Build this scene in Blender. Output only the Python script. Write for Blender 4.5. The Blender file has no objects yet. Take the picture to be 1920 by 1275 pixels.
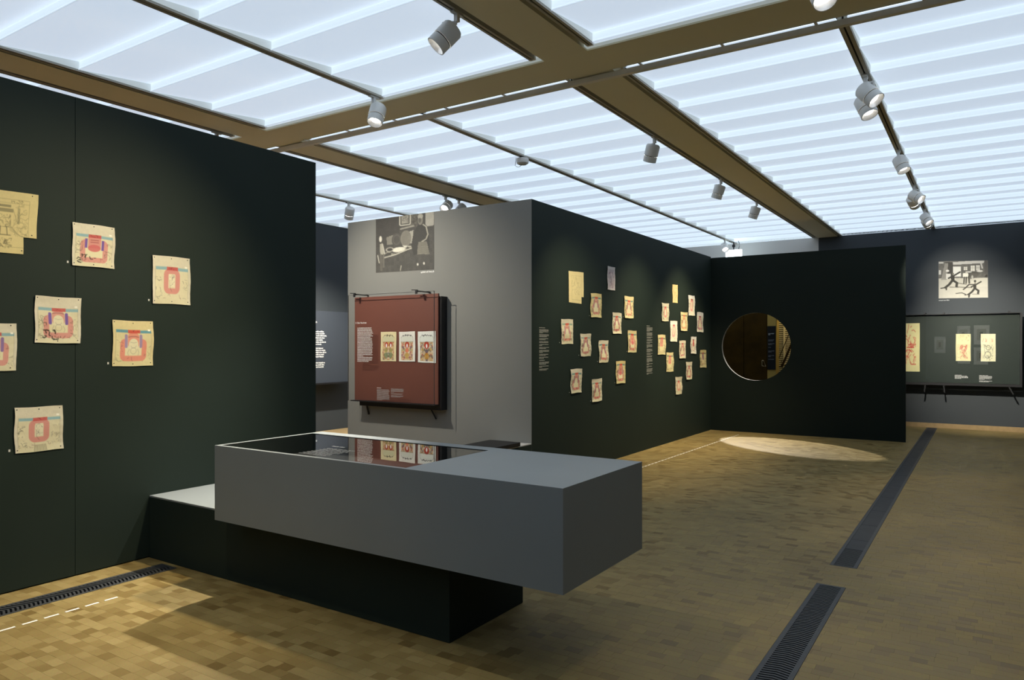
import bpy, bmesh, math, random
import numpy as np
from mathutils import Vector, Quaternion, Matrix

random.seed(7)
S = bpy.context.scene
COL = S.collection

# ------------------------------------------------------------------ camera, world, exposure
cam_d = bpy.data.cameras.new('camera'); cam = bpy.data.objects.new('camera', cam_d); COL.objects.link(cam)
cam_d.sensor_width = 36.0; cam_d.lens = 1352.0 / 1920.0 * 36.0; cam_d.shift_y = 10.5 / 1920.0
cam_d.clip_start = 0.05; cam_d.clip_end = 100
cam.location = (0, 0, 1.5); cam.rotation_euler = (math.pi / 2, 0, math.radians(33.24))
S.camera = cam
W = bpy.data.worlds.new('world'); S.world = W; W.use_nodes = True
W.node_tree.nodes['Background'].inputs[0].default_value = (0.02, 0.025, 0.03, 1)
W.node_tree.nodes['Background'].inputs[1].default_value = 0.2
S.view_settings.view_transform = 'Standard'; S.view_settings.look = 'None'
S.view_settings.exposure = 0.0; S.view_settings.gamma = 1.0; S.view_settings.use_curve_mapping = False
PANEL_POWER = 1.0        # luminous ceiling
WARM = (1.0, 0.82, 0.52)
NEUT = (1.0, 0.93, 0.80)

# ------------------------------------------------------------------ helpers
def lin(r, g, b):
    f = lambda c: (c / 255 / 12.92) if c / 255 <= 0.04045 else ((c / 255 + 0.055) / 1.055) ** 2.4
    return (f(r), f(g), f(b))

def mat(name, col, rough=0.6, spec=0.5, metal=0.0, var=0.0, scale=4.0, bump=0.0, bscale=200.0):
    m = bpy.data.materials.new(name); m.use_nodes = True
    nt = m.node_tree; b = nt.nodes['Principled BSDF']
    b.inputs['Base Color'].default_value = (*col, 1); b.inputs['Roughness'].default_value = rough
    b.inputs['Specular IOR Level'].default_value = spec; b.inputs['Metallic'].default_value = metal
    geo = nt.nodes.new('ShaderNodeNewGeometry')
    if var > 0:
        n = nt.nodes.new('ShaderNodeTexNoise'); n.inputs['Scale'].default_value = scale; n.inputs['Detail'].default_value = 4
        nt.links.new(geo.outputs['Position'], n.inputs['Vector'])
        r = nt.nodes.new('ShaderNodeValToRGB')
        r.color_ramp.elements[0].position = 0.3; r.color_ramp.elements[1].position = 0.7
        r.color_ramp.elements[0].color = (*[c * (1 - var) for c in col], 1)
        r.color_ramp.elements[1].color = (*[c * (1 + var) for c in col], 1)
        nt.links.new(n.outputs['Fac'], r.inputs['Fac']); nt.links.new(r.outputs['Color'], b.inputs['Base Color'])
    if bump > 0:
        n2 = nt.nodes.new('ShaderNodeTexNoise'); n2.inputs['Scale'].default_value = bscale
        nt.links.new(geo.outputs['Position'], n2.inputs['Vector'])
        bp = nt.nodes.new('ShaderNodeBump'); bp.inputs['Strength'].default_value = bump; bp.inputs['Distance'].default_value = 0.002
        nt.links.new(n2.outputs['Fac'], bp.inputs['Height']); nt.links.new(bp.outputs['Normal'], b.inputs['Normal'])
    return m

def emis(name, col, strength):
    m = bpy.data.materials.new(name); m.use_nodes = True
    nt = m.node_tree; b = nt.nodes['Principled BSDF']
    b.inputs['Base Color'].default_value = (0.6, 0.62, 0.64, 1); b.inputs['Roughness'].default_value = 0.7
    b.inputs['Specular IOR Level'].default_value = 0.1
    b.inputs['Emission Color'].default_value = (*col, 1); b.inputs['Emission Strength'].default_value = strength
    return m

def glass(name, ior, tint=(1, 1, 1)):
    m = bpy.data.materials.new(name); m.use_nodes = True
    nt = m.node_tree; nt.nodes.clear()
    o = nt.nodes.new('ShaderNodeOutputMaterial'); mx = nt.nodes.new('ShaderNodeMixShader')
    t = nt.nodes.new('ShaderNodeBsdfTransparent'); t.inputs[0].default_value = (*tint, 1)
    g = nt.nodes.new('ShaderNodeBsdfGlossy'); g.inputs['Roughness'].default_value = 0.0; g.inputs[0].default_value = (1, 1, 1, 1)
    # two-sided Fresnel (Schlick): the same from either face of the thin pane
    geo = nt.nodes.new('ShaderNodeNewGeometry'); dot = nt.nodes.new('ShaderNodeVectorMath'); dot.operation = 'DOT_PRODUCT'
    nt.links.new(geo.outputs['Normal'], dot.inputs[0]); nt.links.new(geo.outputs['Incoming'], dot.inputs[1])
    def mth(op, a, b=None):
        n = nt.nodes.new('ShaderNodeMath'); n.operation = op
        for i, x in enumerate((a, b)):
            if x is None: continue
            if isinstance(x, (int, float)): n.inputs[i].default_value = x
            else: nt.links.new(x, n.inputs[i])
        return n.outputs[0]
    f0 = ((ior - 1) / (ior + 1)) ** 2
    p5 = mth('POWER', mth('SUBTRACT', 1.0, mth('ABSOLUTE', dot.outputs['Value'])), 5.0)
    fr = mth('ADD', mth('MULTIPLY', p5, 1.0 - f0), f0)
    nt.links.new(fr, mx.inputs[0]); nt.links.new(t.outputs[0], mx.inputs[1]); nt.links.new(g.outputs[0], mx.inputs[2])
    nt.links.new(mx.outputs[0], o.inputs[0])
    return m

def tag(o, label=None, cat=None, group=None, kind=None):
    if label: o['label'] = label
    if cat: o['category'] = cat
    if group: o['group'] = group
    if kind: o['kind'] = kind
    return o

def empty(name, loc):
    o = bpy.data.objects.new(name, None); COL.objects.link(o); o.location = loc
    o.empty_display_size = 0.1
    return o

class MB:
    """collects boxes, quads and tubes in world coordinates; build() links ONE mesh object"""
    def __init__(s): s.v = []; s.f = []; s.mi = []
    def quad(s, a, b, c, d, mi=0):
        n = len(s.v); s.v += [tuple(a), tuple(b), tuple(c), tuple(d)]; s.f.append((n, n + 1, n + 2, n + 3)); s.mi.append(mi)
    def tri(s, a, b, c, mi=0):
        n = len(s.v); s.v += [tuple(a), tuple(b), tuple(c)]; s.f.append((n, n + 1, n + 2)); s.mi.append(mi)
    def box(s, x0, x1, y0, y1, z0, z1, mi=0):
        n = len(s.v)
        s.v += [(x0, y0, z0), (x1, y0, z0), (x1, y1, z0), (x0, y1, z0), (x0, y0, z1), (x1, y0, z1), (x1, y1, z1), (x0, y1, z1)]
        for q in ((0, 3, 2, 1), (4, 5, 6, 7), (0, 1, 5, 4), (1, 2, 6, 5), (2, 3, 7, 6), (3, 0, 4, 7)):
            s.f.append(tuple(n + i for i in q)); s.mi.append(mi)
        return s
    def bar(s, a, b, w, h=None, mi=0):
        a = Vector(a); b = Vector(b); h = h or w; d = (b - a).normalized()
        u = d.cross(Vector((0, 0, 1)));
        if u.length < 1e-3: u = Vector((1, 0, 0))
        u.normalize(); v = d.cross(u).normalized(); n = len(s.v)
        for p in (a, b):
            for (i, j) in ((-1, -1), (1, -1), (1, 1), (-1, 1)): s.v.append(tuple(p + u * i * w / 2 + v * j * h / 2))
        for q in ((0, 1, 2, 3), (7, 6, 5, 4), (0, 4, 5, 1), (1, 5, 6, 2), (2, 6, 7, 3), (3, 7, 4, 0)):
            s.f.append(tuple(n + i for i in q)); s.mi.append(mi)
        return s
    def tube(s, pts, r, seg=8, mi=0):
        pts = [Vector(p) for p in pts]; n0 = len(s.v); k = len(pts)
        for i, p in enumerate(pts):
            d = (pts[min(i + 1, k - 1)] - pts[max(i - 1, 0)]).normalized()
            u = d.cross(Vector((0, 0, 1)))
            if u.length < 1e-3: u = d.cross(Vector((1, 0, 0)))
            u.normalize(); v = d.cross(u)
            for j in range(seg):
                t = 2 * math.pi * j / seg; s.v.append(tuple(p + u * math.cos(t) * r + v * math.sin(t) * r))
        for i in range(k - 1):
            for j in range(seg):
                a = n0 + i * seg + j; b = n0 + i * seg + (j + 1) % seg
                s.f.append((a, b, b + seg, a + seg)); s.mi.append(mi)
        s.f.append(tuple(n0 + j for j in range(seg))[::-1]); s.mi.append(mi)
        s.f.append(tuple(n0 + (k - 1) * seg + j for j in range(seg))); s.mi.append(mi)
        return s
    def lathe(s, prof, c=(0, 0, 0), seg=28, mi=0, caps=True):
        n0 = len(s.v); k = len(prof)
        for (r, z) in prof:
            for j in range(seg):
                t = 2 * math.pi * j / seg; s.v.append((c[0] + r * math.cos(t), c[1] + r * math.sin(t), c[2] + z))
        for i in range(k - 1):
            for j in range(seg):
                a = n0 + i * seg + j; b = n0 + i * seg + (j + 1) % seg
                s.f.append((a, b, b + seg, a + seg)); s.mi.append(mi)
        if caps:
            s.f.append(tuple(n0 + j for j in range(seg))[::-1]); s.mi.append(mi)
            s.f.append(tuple(n0 + (k - 1) * seg + j for j in range(seg))); s.mi.append(mi)
        return s
    def mesh(s, name, mats, off=(0, 0, 0), smooth=False):
        me = bpy.data.meshes.new(name)
        me.from_pydata([(v[0] - off[0], v[1] - off[1], v[2] - off[2]) for v in s.v], [], s.f)
        for m in (mats if isinstance(mats, (list, tuple)) else [mats]): me.materials.append(m)
        me.polygons.foreach_set('material_index', s.mi)
        if smooth:
            me.polygons.foreach_set('use_smooth', [True] * len(me.polygons))
            try: me.set_sharp_from_angle(angle=math.radians(40))
            except Exception: pass
        me.update()
        return me
    def build(s, name, mats, parent=None, smooth=False, origin=None, bevel=0.0):
        root = parent
        base = Vector((0, 0, 0))
        while root is not None: base += root.location; root = root.parent
        org = Vector(origin) if origin is not None else (base if parent is not None else Vector((0, 0, 0)))
        o = bpy.data.objects.new(name, s.mesh(name, mats, org, smooth)); COL.objects.link(o)
        if parent is not None: o.parent = parent; o.location = org - base
        else: o.location = org
        if bevel > 0:
            b = o.modifiers.new('bevel', 'BEVEL'); b.width = bevel; b.segments = 2; b.limit_method = 'ANGLE'
        return o

# ------------------------------------------------------------------ materials
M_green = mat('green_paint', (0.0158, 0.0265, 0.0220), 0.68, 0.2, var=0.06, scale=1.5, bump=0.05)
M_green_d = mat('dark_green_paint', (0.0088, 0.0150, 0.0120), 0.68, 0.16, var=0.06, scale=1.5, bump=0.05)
M_greyw = mat('grey_wall_paint', (0.245, 0.245, 0.225), 0.7, 0.3, var=0.03, scale=1.2, bump=0.04)
M_navy = mat('blue_grey_wall_paint', (0.052, 0.060, 0.066), 0.7, 0.25, var=0.04, scale=1.2)
M_white = mat('white_wall_paint', (0.62, 0.61, 0.58), 0.7, 0.3, var=0.02, scale=2)
M_desk = mat('grey_lacquer', (0.222, 0.246, 0.252), 0.5, 0.4, var=0.03, scale=2.0, bump=0.03)
M_plt = mat('lamplit_grey_lacquer', (0.45, 0.455, 0.45), 0.5, 0.35, var=0.02, scale=3)  # grey lacquer made paler, lamp light on the bench plinth put into the colour
M_black = mat('black_metal', (0.012, 0.012, 0.013), 0.5, 0.4, var=0.1, scale=20)
M_lining = mat('black_lining', (0.010, 0.011, 0.011), 0.8, 0.2, var=0.1, scale=30)
M_beam = mat('cream_beam_paint', (0.86, 0.82, 0.66), 0.6, 0.3, var=0.03, scale=0.8)
M_track = mat('grey_track', (0.46, 0.44, 0.38), 0.5, 0.5, var=0.05, scale=10)
M_slot = mat('track_slot_black', (0.012, 0.011, 0.010), 0.8, 0.2, var=0.1, scale=40)
M_rail = mat('grey_rail', (0.88, 0.86, 0.82), 0.45, 0.5, var=0.04, scale=6)
M_lamp = mat('lamp_grey', (0.74, 0.74, 0.71), 0.45, 0.5, var=0.03, scale=15)
M_ring = mat('lamp_groove_black', (0.01, 0.01, 0.01), 0.6, 0.3, var=0.1, scale=60)
M_refl = mat('lamp_reflector', (0.85, 0.85, 0.85), 0.25, 0.5, metal=0.6, var=0.02, scale=20)
M_lens = emis('lamp_lens', (1.0, 0.97, 0.90), 9.0)
M_lens_dim = emis('lamp_lens_dim', (1.0, 0.97, 0.92), 0.9)
M_grate = mat('cast_iron', (0.042, 0.045, 0.048), 0.5, 0.45, var=0.15, scale=25, bump=0.1)
M_pit = mat('grate_pit_black', (0.004, 0.004, 0.004), 0.9, 0.1, var=0.1, scale=20)
M_tape = mat('white_tape', (0.86, 0.85, 0.80), 0.6, 0.3, var=0.03, scale=40)
M_red = mat('red_board_paint', (0.165, 0.060, 0.041), 0.55, 0.35, var=0.03, scale=1.6)
M_vgreen = mat('vitrine_green_board', (0.023, 0.034, 0.027), 0.6, 0.3, var=0.04, scale=1.5)
M_bboard = mat('blue_board_paint', (0.048, 0.057, 0.072), 0.6, 0.3, var=0.03, scale=1.5)
M_text = mat('white_print', (0.72, 0.72, 0.69), 0.7, 0.2, var=0.02, scale=50)
M_text_g = mat('grey_print', (0.40, 0.42, 0.41), 0.7, 0.2, var=0.02, scale=50)
M_text_w = mat('dull_white_print', (0.42, 0.43, 0.40), 0.7, 0.2, var=0.02, scale=50)
M_text_f = mat('faint_print', (0.16, 0.17, 0.18), 0.7, 0.2, var=0.02, scale=50)
M_cap = emis('glowing_end_plate', (0.215, 0.250, 0.245), 1.0)  # dim emission stands in for light the end plates do not receive
M_lip = emis('glowing_panel_lip', (0.40, 0.48, 0.57), 1.0)  # low emission lightens the lip under each riser in place of light
M_trimg = emis('glowing_edge_strip', (0.24, 0.28, 0.29), 1.0)  # opaque trim given a dim glow in place of light from behind
M_panel = emis('luminous_panel', (0.505, 0.605, 0.735), PANEL_POWER)
M_riser = emis('luminous_riser', (0.490, 0.590, 0.660), PANEL_POWER)
M_exit = emis('exit_sign_light', (0.75, 0.92, 1.0), 7.0)
M_pin = mat('dark_pin', (0.03, 0.028, 0.02), 0.4, 0.5, var=0.05, scale=50)
M_glass_v = glass('case_glass', 1.6)
M_glass_w = glass('wide_case_glass', 2.0)
M_glass_t = glass('table_glass', 1.95)
M_brown = mat('brown_door_wood', (0.036, 0.019, 0.001), 0.6, 0.08, var=0.3, scale=5)
M_ochre = mat('ochre_pillar_paint', (0.34, 0.235, 0.05), 0.6, 0.3, var=0.05, scale=3)
M_louv = mat('cream_louvre', (0.72, 0.62, 0.36), 0.6, 0.3, var=0.03, scale=5)
M_louvgap = mat('louvre_gap', (0.12, 0.09, 0.03), 0.8, 0.2, var=0.1, scale=10)
M_handle = mat('bronze_handle', (0.45, 0.36, 0.2), 0.35, 0.5, metal=0.7, var=0.05, scale=30)
M_sign = mat('dark_blue_sign', (0.012, 0.0125, 0.013), 0.6, 0.1, var=0.05, scale=20)
M_skirt = mat('oak_skirting', (0.36, 0.25, 0.12), 0.55, 0.4, var=0.12, scale=12)
M_sub = mat('dark_subfloor', (0.06, 0.045, 0.022), 0.8, 0.2, var=0.1, scale=20)
M_dark = mat('dark_void', (0.02, 0.02, 0.02), 0.9, 0.1, var=0.1, scale=3)
M_roomw = mat('far_room_wall', (0.10, 0.105, 0.11), 0.8, 0.2, var=0.05, scale=2)

def wood_mat(name, island):
    m = bpy.data.materials.new(name); m.use_nodes = True
    nt = m.node_tree; b = nt.nodes['Principled BSDF']; L = nt.links
    geo = nt.nodes.new('ShaderNodeNewGeometry'); oi = nt.nodes.new('ShaderNodeObjectInfo')
    src = geo.outputs['Random Per Island'] if island else oi.outputs['Random']
    r = nt.nodes.new('ShaderNodeValToRGB'); e = r.color_ramp.elements
    e[0].position = 0.0; e[0].color = (0.205, 0.136, 0.043, 1)
    e[1].position = 1.0; e[1].color = (0.370, 0.278, 0.108, 1)
    for p, c in ((0.10, (0.270, 0.189, 0.066)), (0.3, (0.308, 0.223, 0.081)), (0.75, (0.334, 0.246, 0.092))):
        x = e.new(p); x.color = (*c, 1)
    L.new(src, r.inputs['Fac'])
    n = nt.nodes.new('ShaderNodeTexNoise'); n.inputs['Scale'].default_value = 120; n.inputs['Detail'].default_value = 3
    L.new(geo.outputs['Position'], n.inputs['Vector'])
    n2 = nt.nodes.new('ShaderNodeTexNoise'); n2.inputs['Scale'].default_value = 1.3; n2.inputs['Detail'].default_value = 3
    L.new(geo.outputs['Position'], n2.inputs['Vector'])
    mx = nt.nodes.new('ShaderNodeMix'); mx.data_type = 'RGBA'; mx.blend_type = 'MULTIPLY'; mx.inputs[0].default_value = 0.35
    L.new(r.outputs['Color'], mx.inputs[6]); L.new(n.outputs['Color'], mx.inputs[7])
    gr = nt.nodes.new('ShaderNodeMapRange'); gr.inputs[1].default_value = 0.3; gr.inputs[2].default_value = 0.7
    gr.inputs[3].default_value = 0.88; gr.inputs[4].default_value = 1.1
    L.new(n2.outputs['Fac'], gr.inputs[0])
    mv = nt.nodes.new('ShaderNodeMix'); mv.data_type = 'RGBA'; mv.blend_type = 'MULTIPLY'; mv.inputs[0].default_value = 1
    L.new(mx.outputs[2], mv.inputs[6]); L.new(gr.outputs[0], mv.inputs[7])
    L.new(mv.outputs[2], b.inputs['Base Color'])
    rr = nt.nodes.new('ShaderNodeMapRange'); rr.inputs[3].default_value = 0.42; rr.inputs[4].default_value = 0.62
    L.new(src, rr.inputs[0]); L.new(rr.outputs[0], b.inputs['Roughness'])
    b.inputs['Specular IOR Level'].default_value = 0.3
    return m
M_block = wood_mat('oak_block', False); M_blocks = wood_mat('oak_blocks', True)

def vcol_mat(name, rough=0.75):
    m = bpy.data.materials.new(name); m.use_nodes = True
    nt = m.node_tree; b = nt.nodes['Principled BSDF']
    a = nt.nodes.new('ShaderNodeAttribute'); a.attribute_name = 'print'
    n = nt.nodes.new('ShaderNodeTexNoise'); n.inputs['Scale'].default_value = 90
    g = nt.nodes.new('ShaderNodeNewGeometry'); nt.links.new(g.outputs['Position'], n.inputs['Vector'])
    bp = nt.nodes.new('ShaderNodeBump'); bp.inputs['Strength'].default_value = 0.15; bp.inputs['Distance'].default_value = 0.002
    nt.links.new(n.outputs['Fac'], bp.inputs['Height']); nt.links.new(bp.outputs['Normal'], b.inputs['Normal'])
    nt.links.new(a.outputs['Color'], b.inputs['Base Color'])
    b.inputs['Roughness'].default_value = rough; b.inputs['Specular IOR Level'].default_value = 0.2
    return m
M_paper = vcol_mat('printed_paper'); M_photo = vcol_mat('photo_print', 0.55)

# ------------------------------------------------------------------ room shell
ZC = 3.63; YB = 15.25; XL = -4.95; XM = -4.08; YE = 12.687; YG = 6.61
def struct(o): o['kind'] = 'structure'; return o

fl = MB().box(-10.2, 6.1, -5.0, 16.4, -0.20, -0.03)
floor = struct(fl.build('floor', M_sub))

# wall_left: freestanding green partition made of boards
wl = struct(MB().box(XL - 0.12, XL - 0.012, -3.0, 4.385, 0.0, 3.118).build('wall_left', M_green))
for (a, b) in ((-3.0, -0.04), (-0.037, 2.3655), (2.3685, 4.385)):
    MB().box(XL - 0.012, XL, a, b, 0.008, 3.118).build('wall_panel', M_green, wl)
# middle volume: grey front wall and green side wall
struct(MB().box(-6.86, XM, YG, YG + 0.12, 0.0, 3.08).build('wall_grey', [M_greyw]))
struct(MB().box(XM - 0.12, XM, YG + 0.121, YE, 0.0, 3.08).build('wall_middle', M_green))
mg = MB(); mg.quad((XM + 0.0015, YG + 0.0, 0), (XM + 0.0015, YG + 0.121, 0), (XM + 0.0015, YG + 0.121, 3.08), (XM + 0.0015, YG, 3.08))
struct(mg.build('trim_1', M_green))
# end wall with round opening
def hole_wall(name, x0, x1, y0, y1, z0, z1, c, r, seg=96):
    mb = MB(); angs = [2 * math.pi * i / seg for i in range(seg)]
    for q in ((x0, z0), (x1, z0), (x1, z1), (x0, z1)): angs.append(math.atan2(q[1] - c[1], q[0] - c[0]) % (2 * math.pi))
    angs = sorted(set(angs)); k = len(angs)
    def rim(t):
        dx, dz = math.cos(t), math.sin(t); s = 1e9
        if dx > 1e-9: s = min(s, (x1 - c[0]) / dx)
        if dx < -1e-9: s = min(s, (x0 - c[0]) / dx)
        if dz > 1e-9: s = min(s, (z1 - c[1]) / dz)
        if dz < -1e-9: s = min(s, (z0 - c[1]) / dz)
        return (c[0] + dx * s, c[1] + dz * s)
    cir = lambda t: (c[0] + r * math.cos(t), c[1] + r * math.sin(t))
    for i in range(k):
        a, b = angs[i], angs[(i + 1) % k]
        A, B, C, D = cir(a), cir(b), rim(b), rim(a)
        mb.quad((A[0], y0, A[1]), (D[0], y0, D[1]), (C[0], y0, C[1]), (B[0], y0, B[1]))
        mb.quad((A[0], y1, A[1]), (B[0], y1, B[1]), (C[0], y1, C[1]), (D[0], y1, D[1]))
        mb.quad((A[0], y0, A[1]), (B[0], y0, B[1]), (B[0], y1, B[1]), (A[0], y1, A[1]), 1)
        mb.quad((D[0], y0, D[1]), (D[0], y1, D[1]), (C[0], y1, C[1]), (C[0], y0, C[1]))
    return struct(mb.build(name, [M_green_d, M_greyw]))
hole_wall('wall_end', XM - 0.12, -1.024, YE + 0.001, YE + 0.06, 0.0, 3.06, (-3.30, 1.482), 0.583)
# back wall (blue grey) right part; white part with the stair opening on the left
struct(MB().box(-2.744, 6.0, YB, YB + 0.15, 0, 3.72).build('wall_back', M_navy))
struct(MB().box(-2.744 - 0.0, 6.0, YB - 0.018, YB - 0.0005, 0.0, 0.085).build('baseboard_back', M_skirt))
ws = MB(); ws.box(-9.75, -2.746, YB, YB + 0.15, 2.45, 3.72); ws.box(-9.75, -5.62, YB, YB + 0.15, 0, 2.4495)
struct(ws.build('wall_stair', M_white))
struct(MB().box(-3.728, -3.557, YB, YB + 0.25, 0, 2.449).build('wall_pillar', M_ochre))
struct(MB().box(-3.6, -2.0, 16.2, 16.3, 0, 3.0).build('wall_stairwell', M_louvgap))
struct(MB().box(-3.73, -2.0, 15.401, 16.199, ZC, ZC + 0.08).build('ceiling_stairwell', M_white))
dr = struct(MB().box(-5.62, -3.7285, YB + 0.02, YB + 0.07, 0, 2.449).build('door_1', M_brown))
for x in (-5.61, -5.14, -4.67, -4.20):
    MB().box(x, x + 0.46, YB - 0.0, YB + 0.0199, 0.02, 2.42).build('door_panel', M_brown, dr, bevel=0.004)
hb = MB().tube([(-3.82, YB - 0.0, 1.195), (-3.82, YB - 0.06, 1.195), (-3.82, YB - 0.06, 1.085), (-3.745, YB - 0.06, 1.075), (-3.79, YB - 0.06, 1.195), (-3.82, YB - 0.06, 1.195)], 0.008)
hb.build('door_handle', M_handle, dr)
# louvred screen beyond the opening: slats one by one
lv = empty('louvre_screen', (-3.3, 15.9, 0)); tag(lv, 'cream louvred screen seen through the round wall opening', 'screen')
MB().box(-3.73, -2.9, 15.93, 15.96, 0, 2.6).build('back_panel', M_louvgap, lv)
for x in (-3.72, -3.555, -3.385, -3.215):
    MB().box(x, x + 0.03, 15.87, 15.93, 0, 2.6).build('stile', M_louv, lv)
slm = None
for cx0 in (-3.69, -3.525, -3.355):
    for k in range(42):
        z = 0.62 + k * 0.041
        if slm is None:
            so = MB().box(cx0, cx0 + 0.135, 15.885, 15.925, z, z + 0.022).build('slat', M_louv, lv, origin=(cx0, 15.885, z)); slm = so
        else:
            so = slm.copy(); COL.objects.link(so); so.location = Vector((cx0, 15.885, z)) - lv.location
hr = empty('handrail', (-3.45, 15.62, 0)); tag(hr, 'dark sloping stair handrail seen through the round wall opening', 'handrail')
MB().bar((-3.53, 15.62, 1.05), (-3.25, 15.62, 1.74), 0.05, 0.035).build('rail', M_brown, hr)
MB().tube([(-3.62, 15.62, 1.15), (-3.30, 15.62, 1.95)], 0.008).build('thin_rail', M_brown, hr)
MB().tube([(-3.64, 15.62, 1.06), (-3.545, 15.62, 1.06), (-3.535, 15.62, 1.09), (-3.535, 15.62, 1.19)], 0.010).build('rail_return', M_brown, hr)
MB().box(-3.52, -3.49, 15.63, 15.87, 1.08, 1.10).build('wall_bracket', M_brown, hr)
# far left wall and unseen room sides
struct(MB().box(-9.90, -9.75, -5.0, YB, 0, 3.74).build('wall_far_left', M_navy))
struct(MB().box(6.0, 6.1, -5.0, YB, 0, 3.9).build('wall_right', M_roomw))
struct(MB().box(-9.9, 6.1, -5.1, -5.0, 0, 3.9).build('wall_front', M_roomw))

# ------------------------------------------------------------------ ceiling
ceil = struct(MB().box(-9.9, 6.1, -5.1, 16.4, 4.0, 4.1).build('ceiling', M_dark))
b1, b2, b3 = (-6.43, -5.88), (-2.845, -2.315), (0.735, 1.265)
CY0, CY1 = 4.655, 5.075
def long_beam(x0, x1, y0, y1):
    MB().box(x0 + 0.085, x1 - 0.085, y0, y1, ZC, ZC + 0.3).build('beam', M_beam, ceil)
    MB().box(x0 + 0.002, x0 + 0.0849, y0, y1, ZC + 0.06, ZC + 0.3).build('beam_recess', M_beam, ceil)
    MB().box(x1 - 0.0849, x1 - 0.002, y0, y1, ZC + 0.06, ZC + 0.3).build('beam_recess', M_beam, ceil)
for (a, b) in (b1, b2, b3):
    long_beam(a, b, -5.0, CY0 - 0.001); long_beam(a, b, CY1 + 0.001, YB)
MB().box(-9.75, 6.0, CY0, CY1, ZC - 0.0, ZC + 0.3).build('beam', M_beam, ceil)
MB().box(-9.75, 6.0, CY0 - 0.05, CY0 - 0.001, ZC + 0.012, ZC + 0.3).build('edge_trim', M_trimg, ceil)
# saw-tooth luminous panels
XTL, XTM, XTR = -7.92, -4.36, -0.785
TW = 0.034
bays = [(a + 0.001, b - 0.001) for (a, b) in [(-9.74, XTL - TW), (XTL + TW, b1[0]), (b1[1], XTM - TW), (XTM + TW, b2[0]), (b2[1], XTR - TW), (XTR + TW, b3[0])]]
MB().box(b3[1] + 0.001, 5.99, -4.9, CY0 - 0.051, ZC + 0.02, ZC + 0.05).build('ceiling_board', M_white, ceil)
MB().box(b3[1] + 0.001, 5.99, CY1 + 0.001, YB - 0.001, ZC + 0.02, ZC + 0.05).build('ceiling_board', M_white, ceil)
SAW = 0.062
rows = []
y = 4.565
while y > -4.6: rows.append((y - 0.5755, y)); y -= 0.5755
rows.append((4.565, CY0 - 0.051))
y = 5.115; rows.append((y, 5.70)); y = 5.70
while y < YB - 0.2:
    rows.append((y, min(y + 0.5785, YB - 0.001))); y += 0.5785
for (x0, x1) in bays:
    for (ya, yb) in rows:
        hh = SAW * min(1.0, (yb - ya) / 0.5755)
        z0 = ZC + 0.012; z1 = z0 + hh
        xm, ym = (x0 + x1) / 2, (ya + yb) / 2
        m = MB(); m.quad((x0, ya, z0), (x0, yb, z1), (x1, yb, z1), (x1, ya, z0))
        m.quad((x0, ya, z0 + 0.012), (x1, ya, z0 + 0.012), (x1, yb, z1 + 0.012), (x0, yb, z1 + 0.012))
        p = m.build('ceiling_panel', M_panel, ceil, origin=(xm, ym, z0))
        if yb - ya < 0.2: continue
        r = MB(); r.quad((x0, yb + 0.001, z0), (x0, yb + 0.001, z1 + 0.01), (x1, yb + 0.001, z1 + 0.01), (x1, yb + 0.001, z0))
        r.box(x0, x1, yb - 0.004, yb + 0.0005, z0 - 0.003, z0 + 0.004, 1)
        r.build('riser', [M_riser, M_lip], p)
        c = MB()
        for xx in (x0 + 0.002, x1 - 0.002):
            c.tri((xx, ya, z0), (xx, yb, z1), (xx, yb, z0))
        c.build('end_cap', M_cap, p)
# lighting tracks
def track(x0, x1, ya, yb, label, group):
    t = empty('lighting_track', ((x0 + x1) / 2, (ya + yb) / 2, ZC)); tag(t, label, 'track', group)
    w = x1 - x0; g = 0.012
    MB().box(x0, (x0 + x1) / 2 - g / 2, ya, yb, ZC - 0.002, ZC + 0.05).build('flange', M_track, t)
    MB().box((x0 + x1) / 2 + g / 2, x1, ya, yb, ZC - 0.002, ZC + 0.05).build('flange', M_track, t)
    MB().box((x0 + x1) / 2 - g / 2 + 0.0003, (x0 + x1) / 2 + g / 2 - 0.0003, ya, yb, ZC + 0.012, ZC + 0.049).build('slot', M_slot, t)
    MB().box(x0, x1, yb + 0.0003, yb + 0.02, ZC - 0.003, ZC + 0.04).build('end_piece', M_rail, t)
    return t
GT = 'thin lighting tracks in the luminous ceiling'
for (nm, x) in (('far left', XTL), ('middle', XTM), ('right', XTR)):
    for (ya, yb, wh) in ((-4.9, CY0 - 0.08, 'before'), (CY1 + 0.11, YB - 0.05, 'beyond')):
        if nm == 'far left' and wh == 'before': continue
        d = {('far left', 'beyond'): 'thin dark track over the narrow blue gap left of the grey wall',
             ('middle', 'before'): 'thin dark track in the near upper left ceiling bay',
             ('middle', 'beyond'): 'thin dark track carrying the round sensor and the exit sign',
             ('right', 'before'): 'short dark track at the top edge right, before the cross beam',
             ('right', 'beyond'): 'dark track carrying a row of spotlights over the right floor vent'}[(nm, wh)]
        track(x - 0.0335, x + 0.0335, ya, yb, d, GT)
for (xx, nm) in ((b1[0], 'left edge of the left beam'), (b1[1] - 0.05, 'right edge of the left beam'), (b2[0], 'left edge of the wide middle beam'), (b2[1] - 0.05, 'right edge of the wide middle beam')):
    for (ya, yb, wh) in ((-4.9, CY0 - 0.085, 'near'), (CY1 + 0.115, YB - 0.05, 'far')):
        track(xx, xx + 0.05, ya, yb, f'{wh} grooved track along the {nm}', 'grooved tracks along the beam edges')
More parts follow.
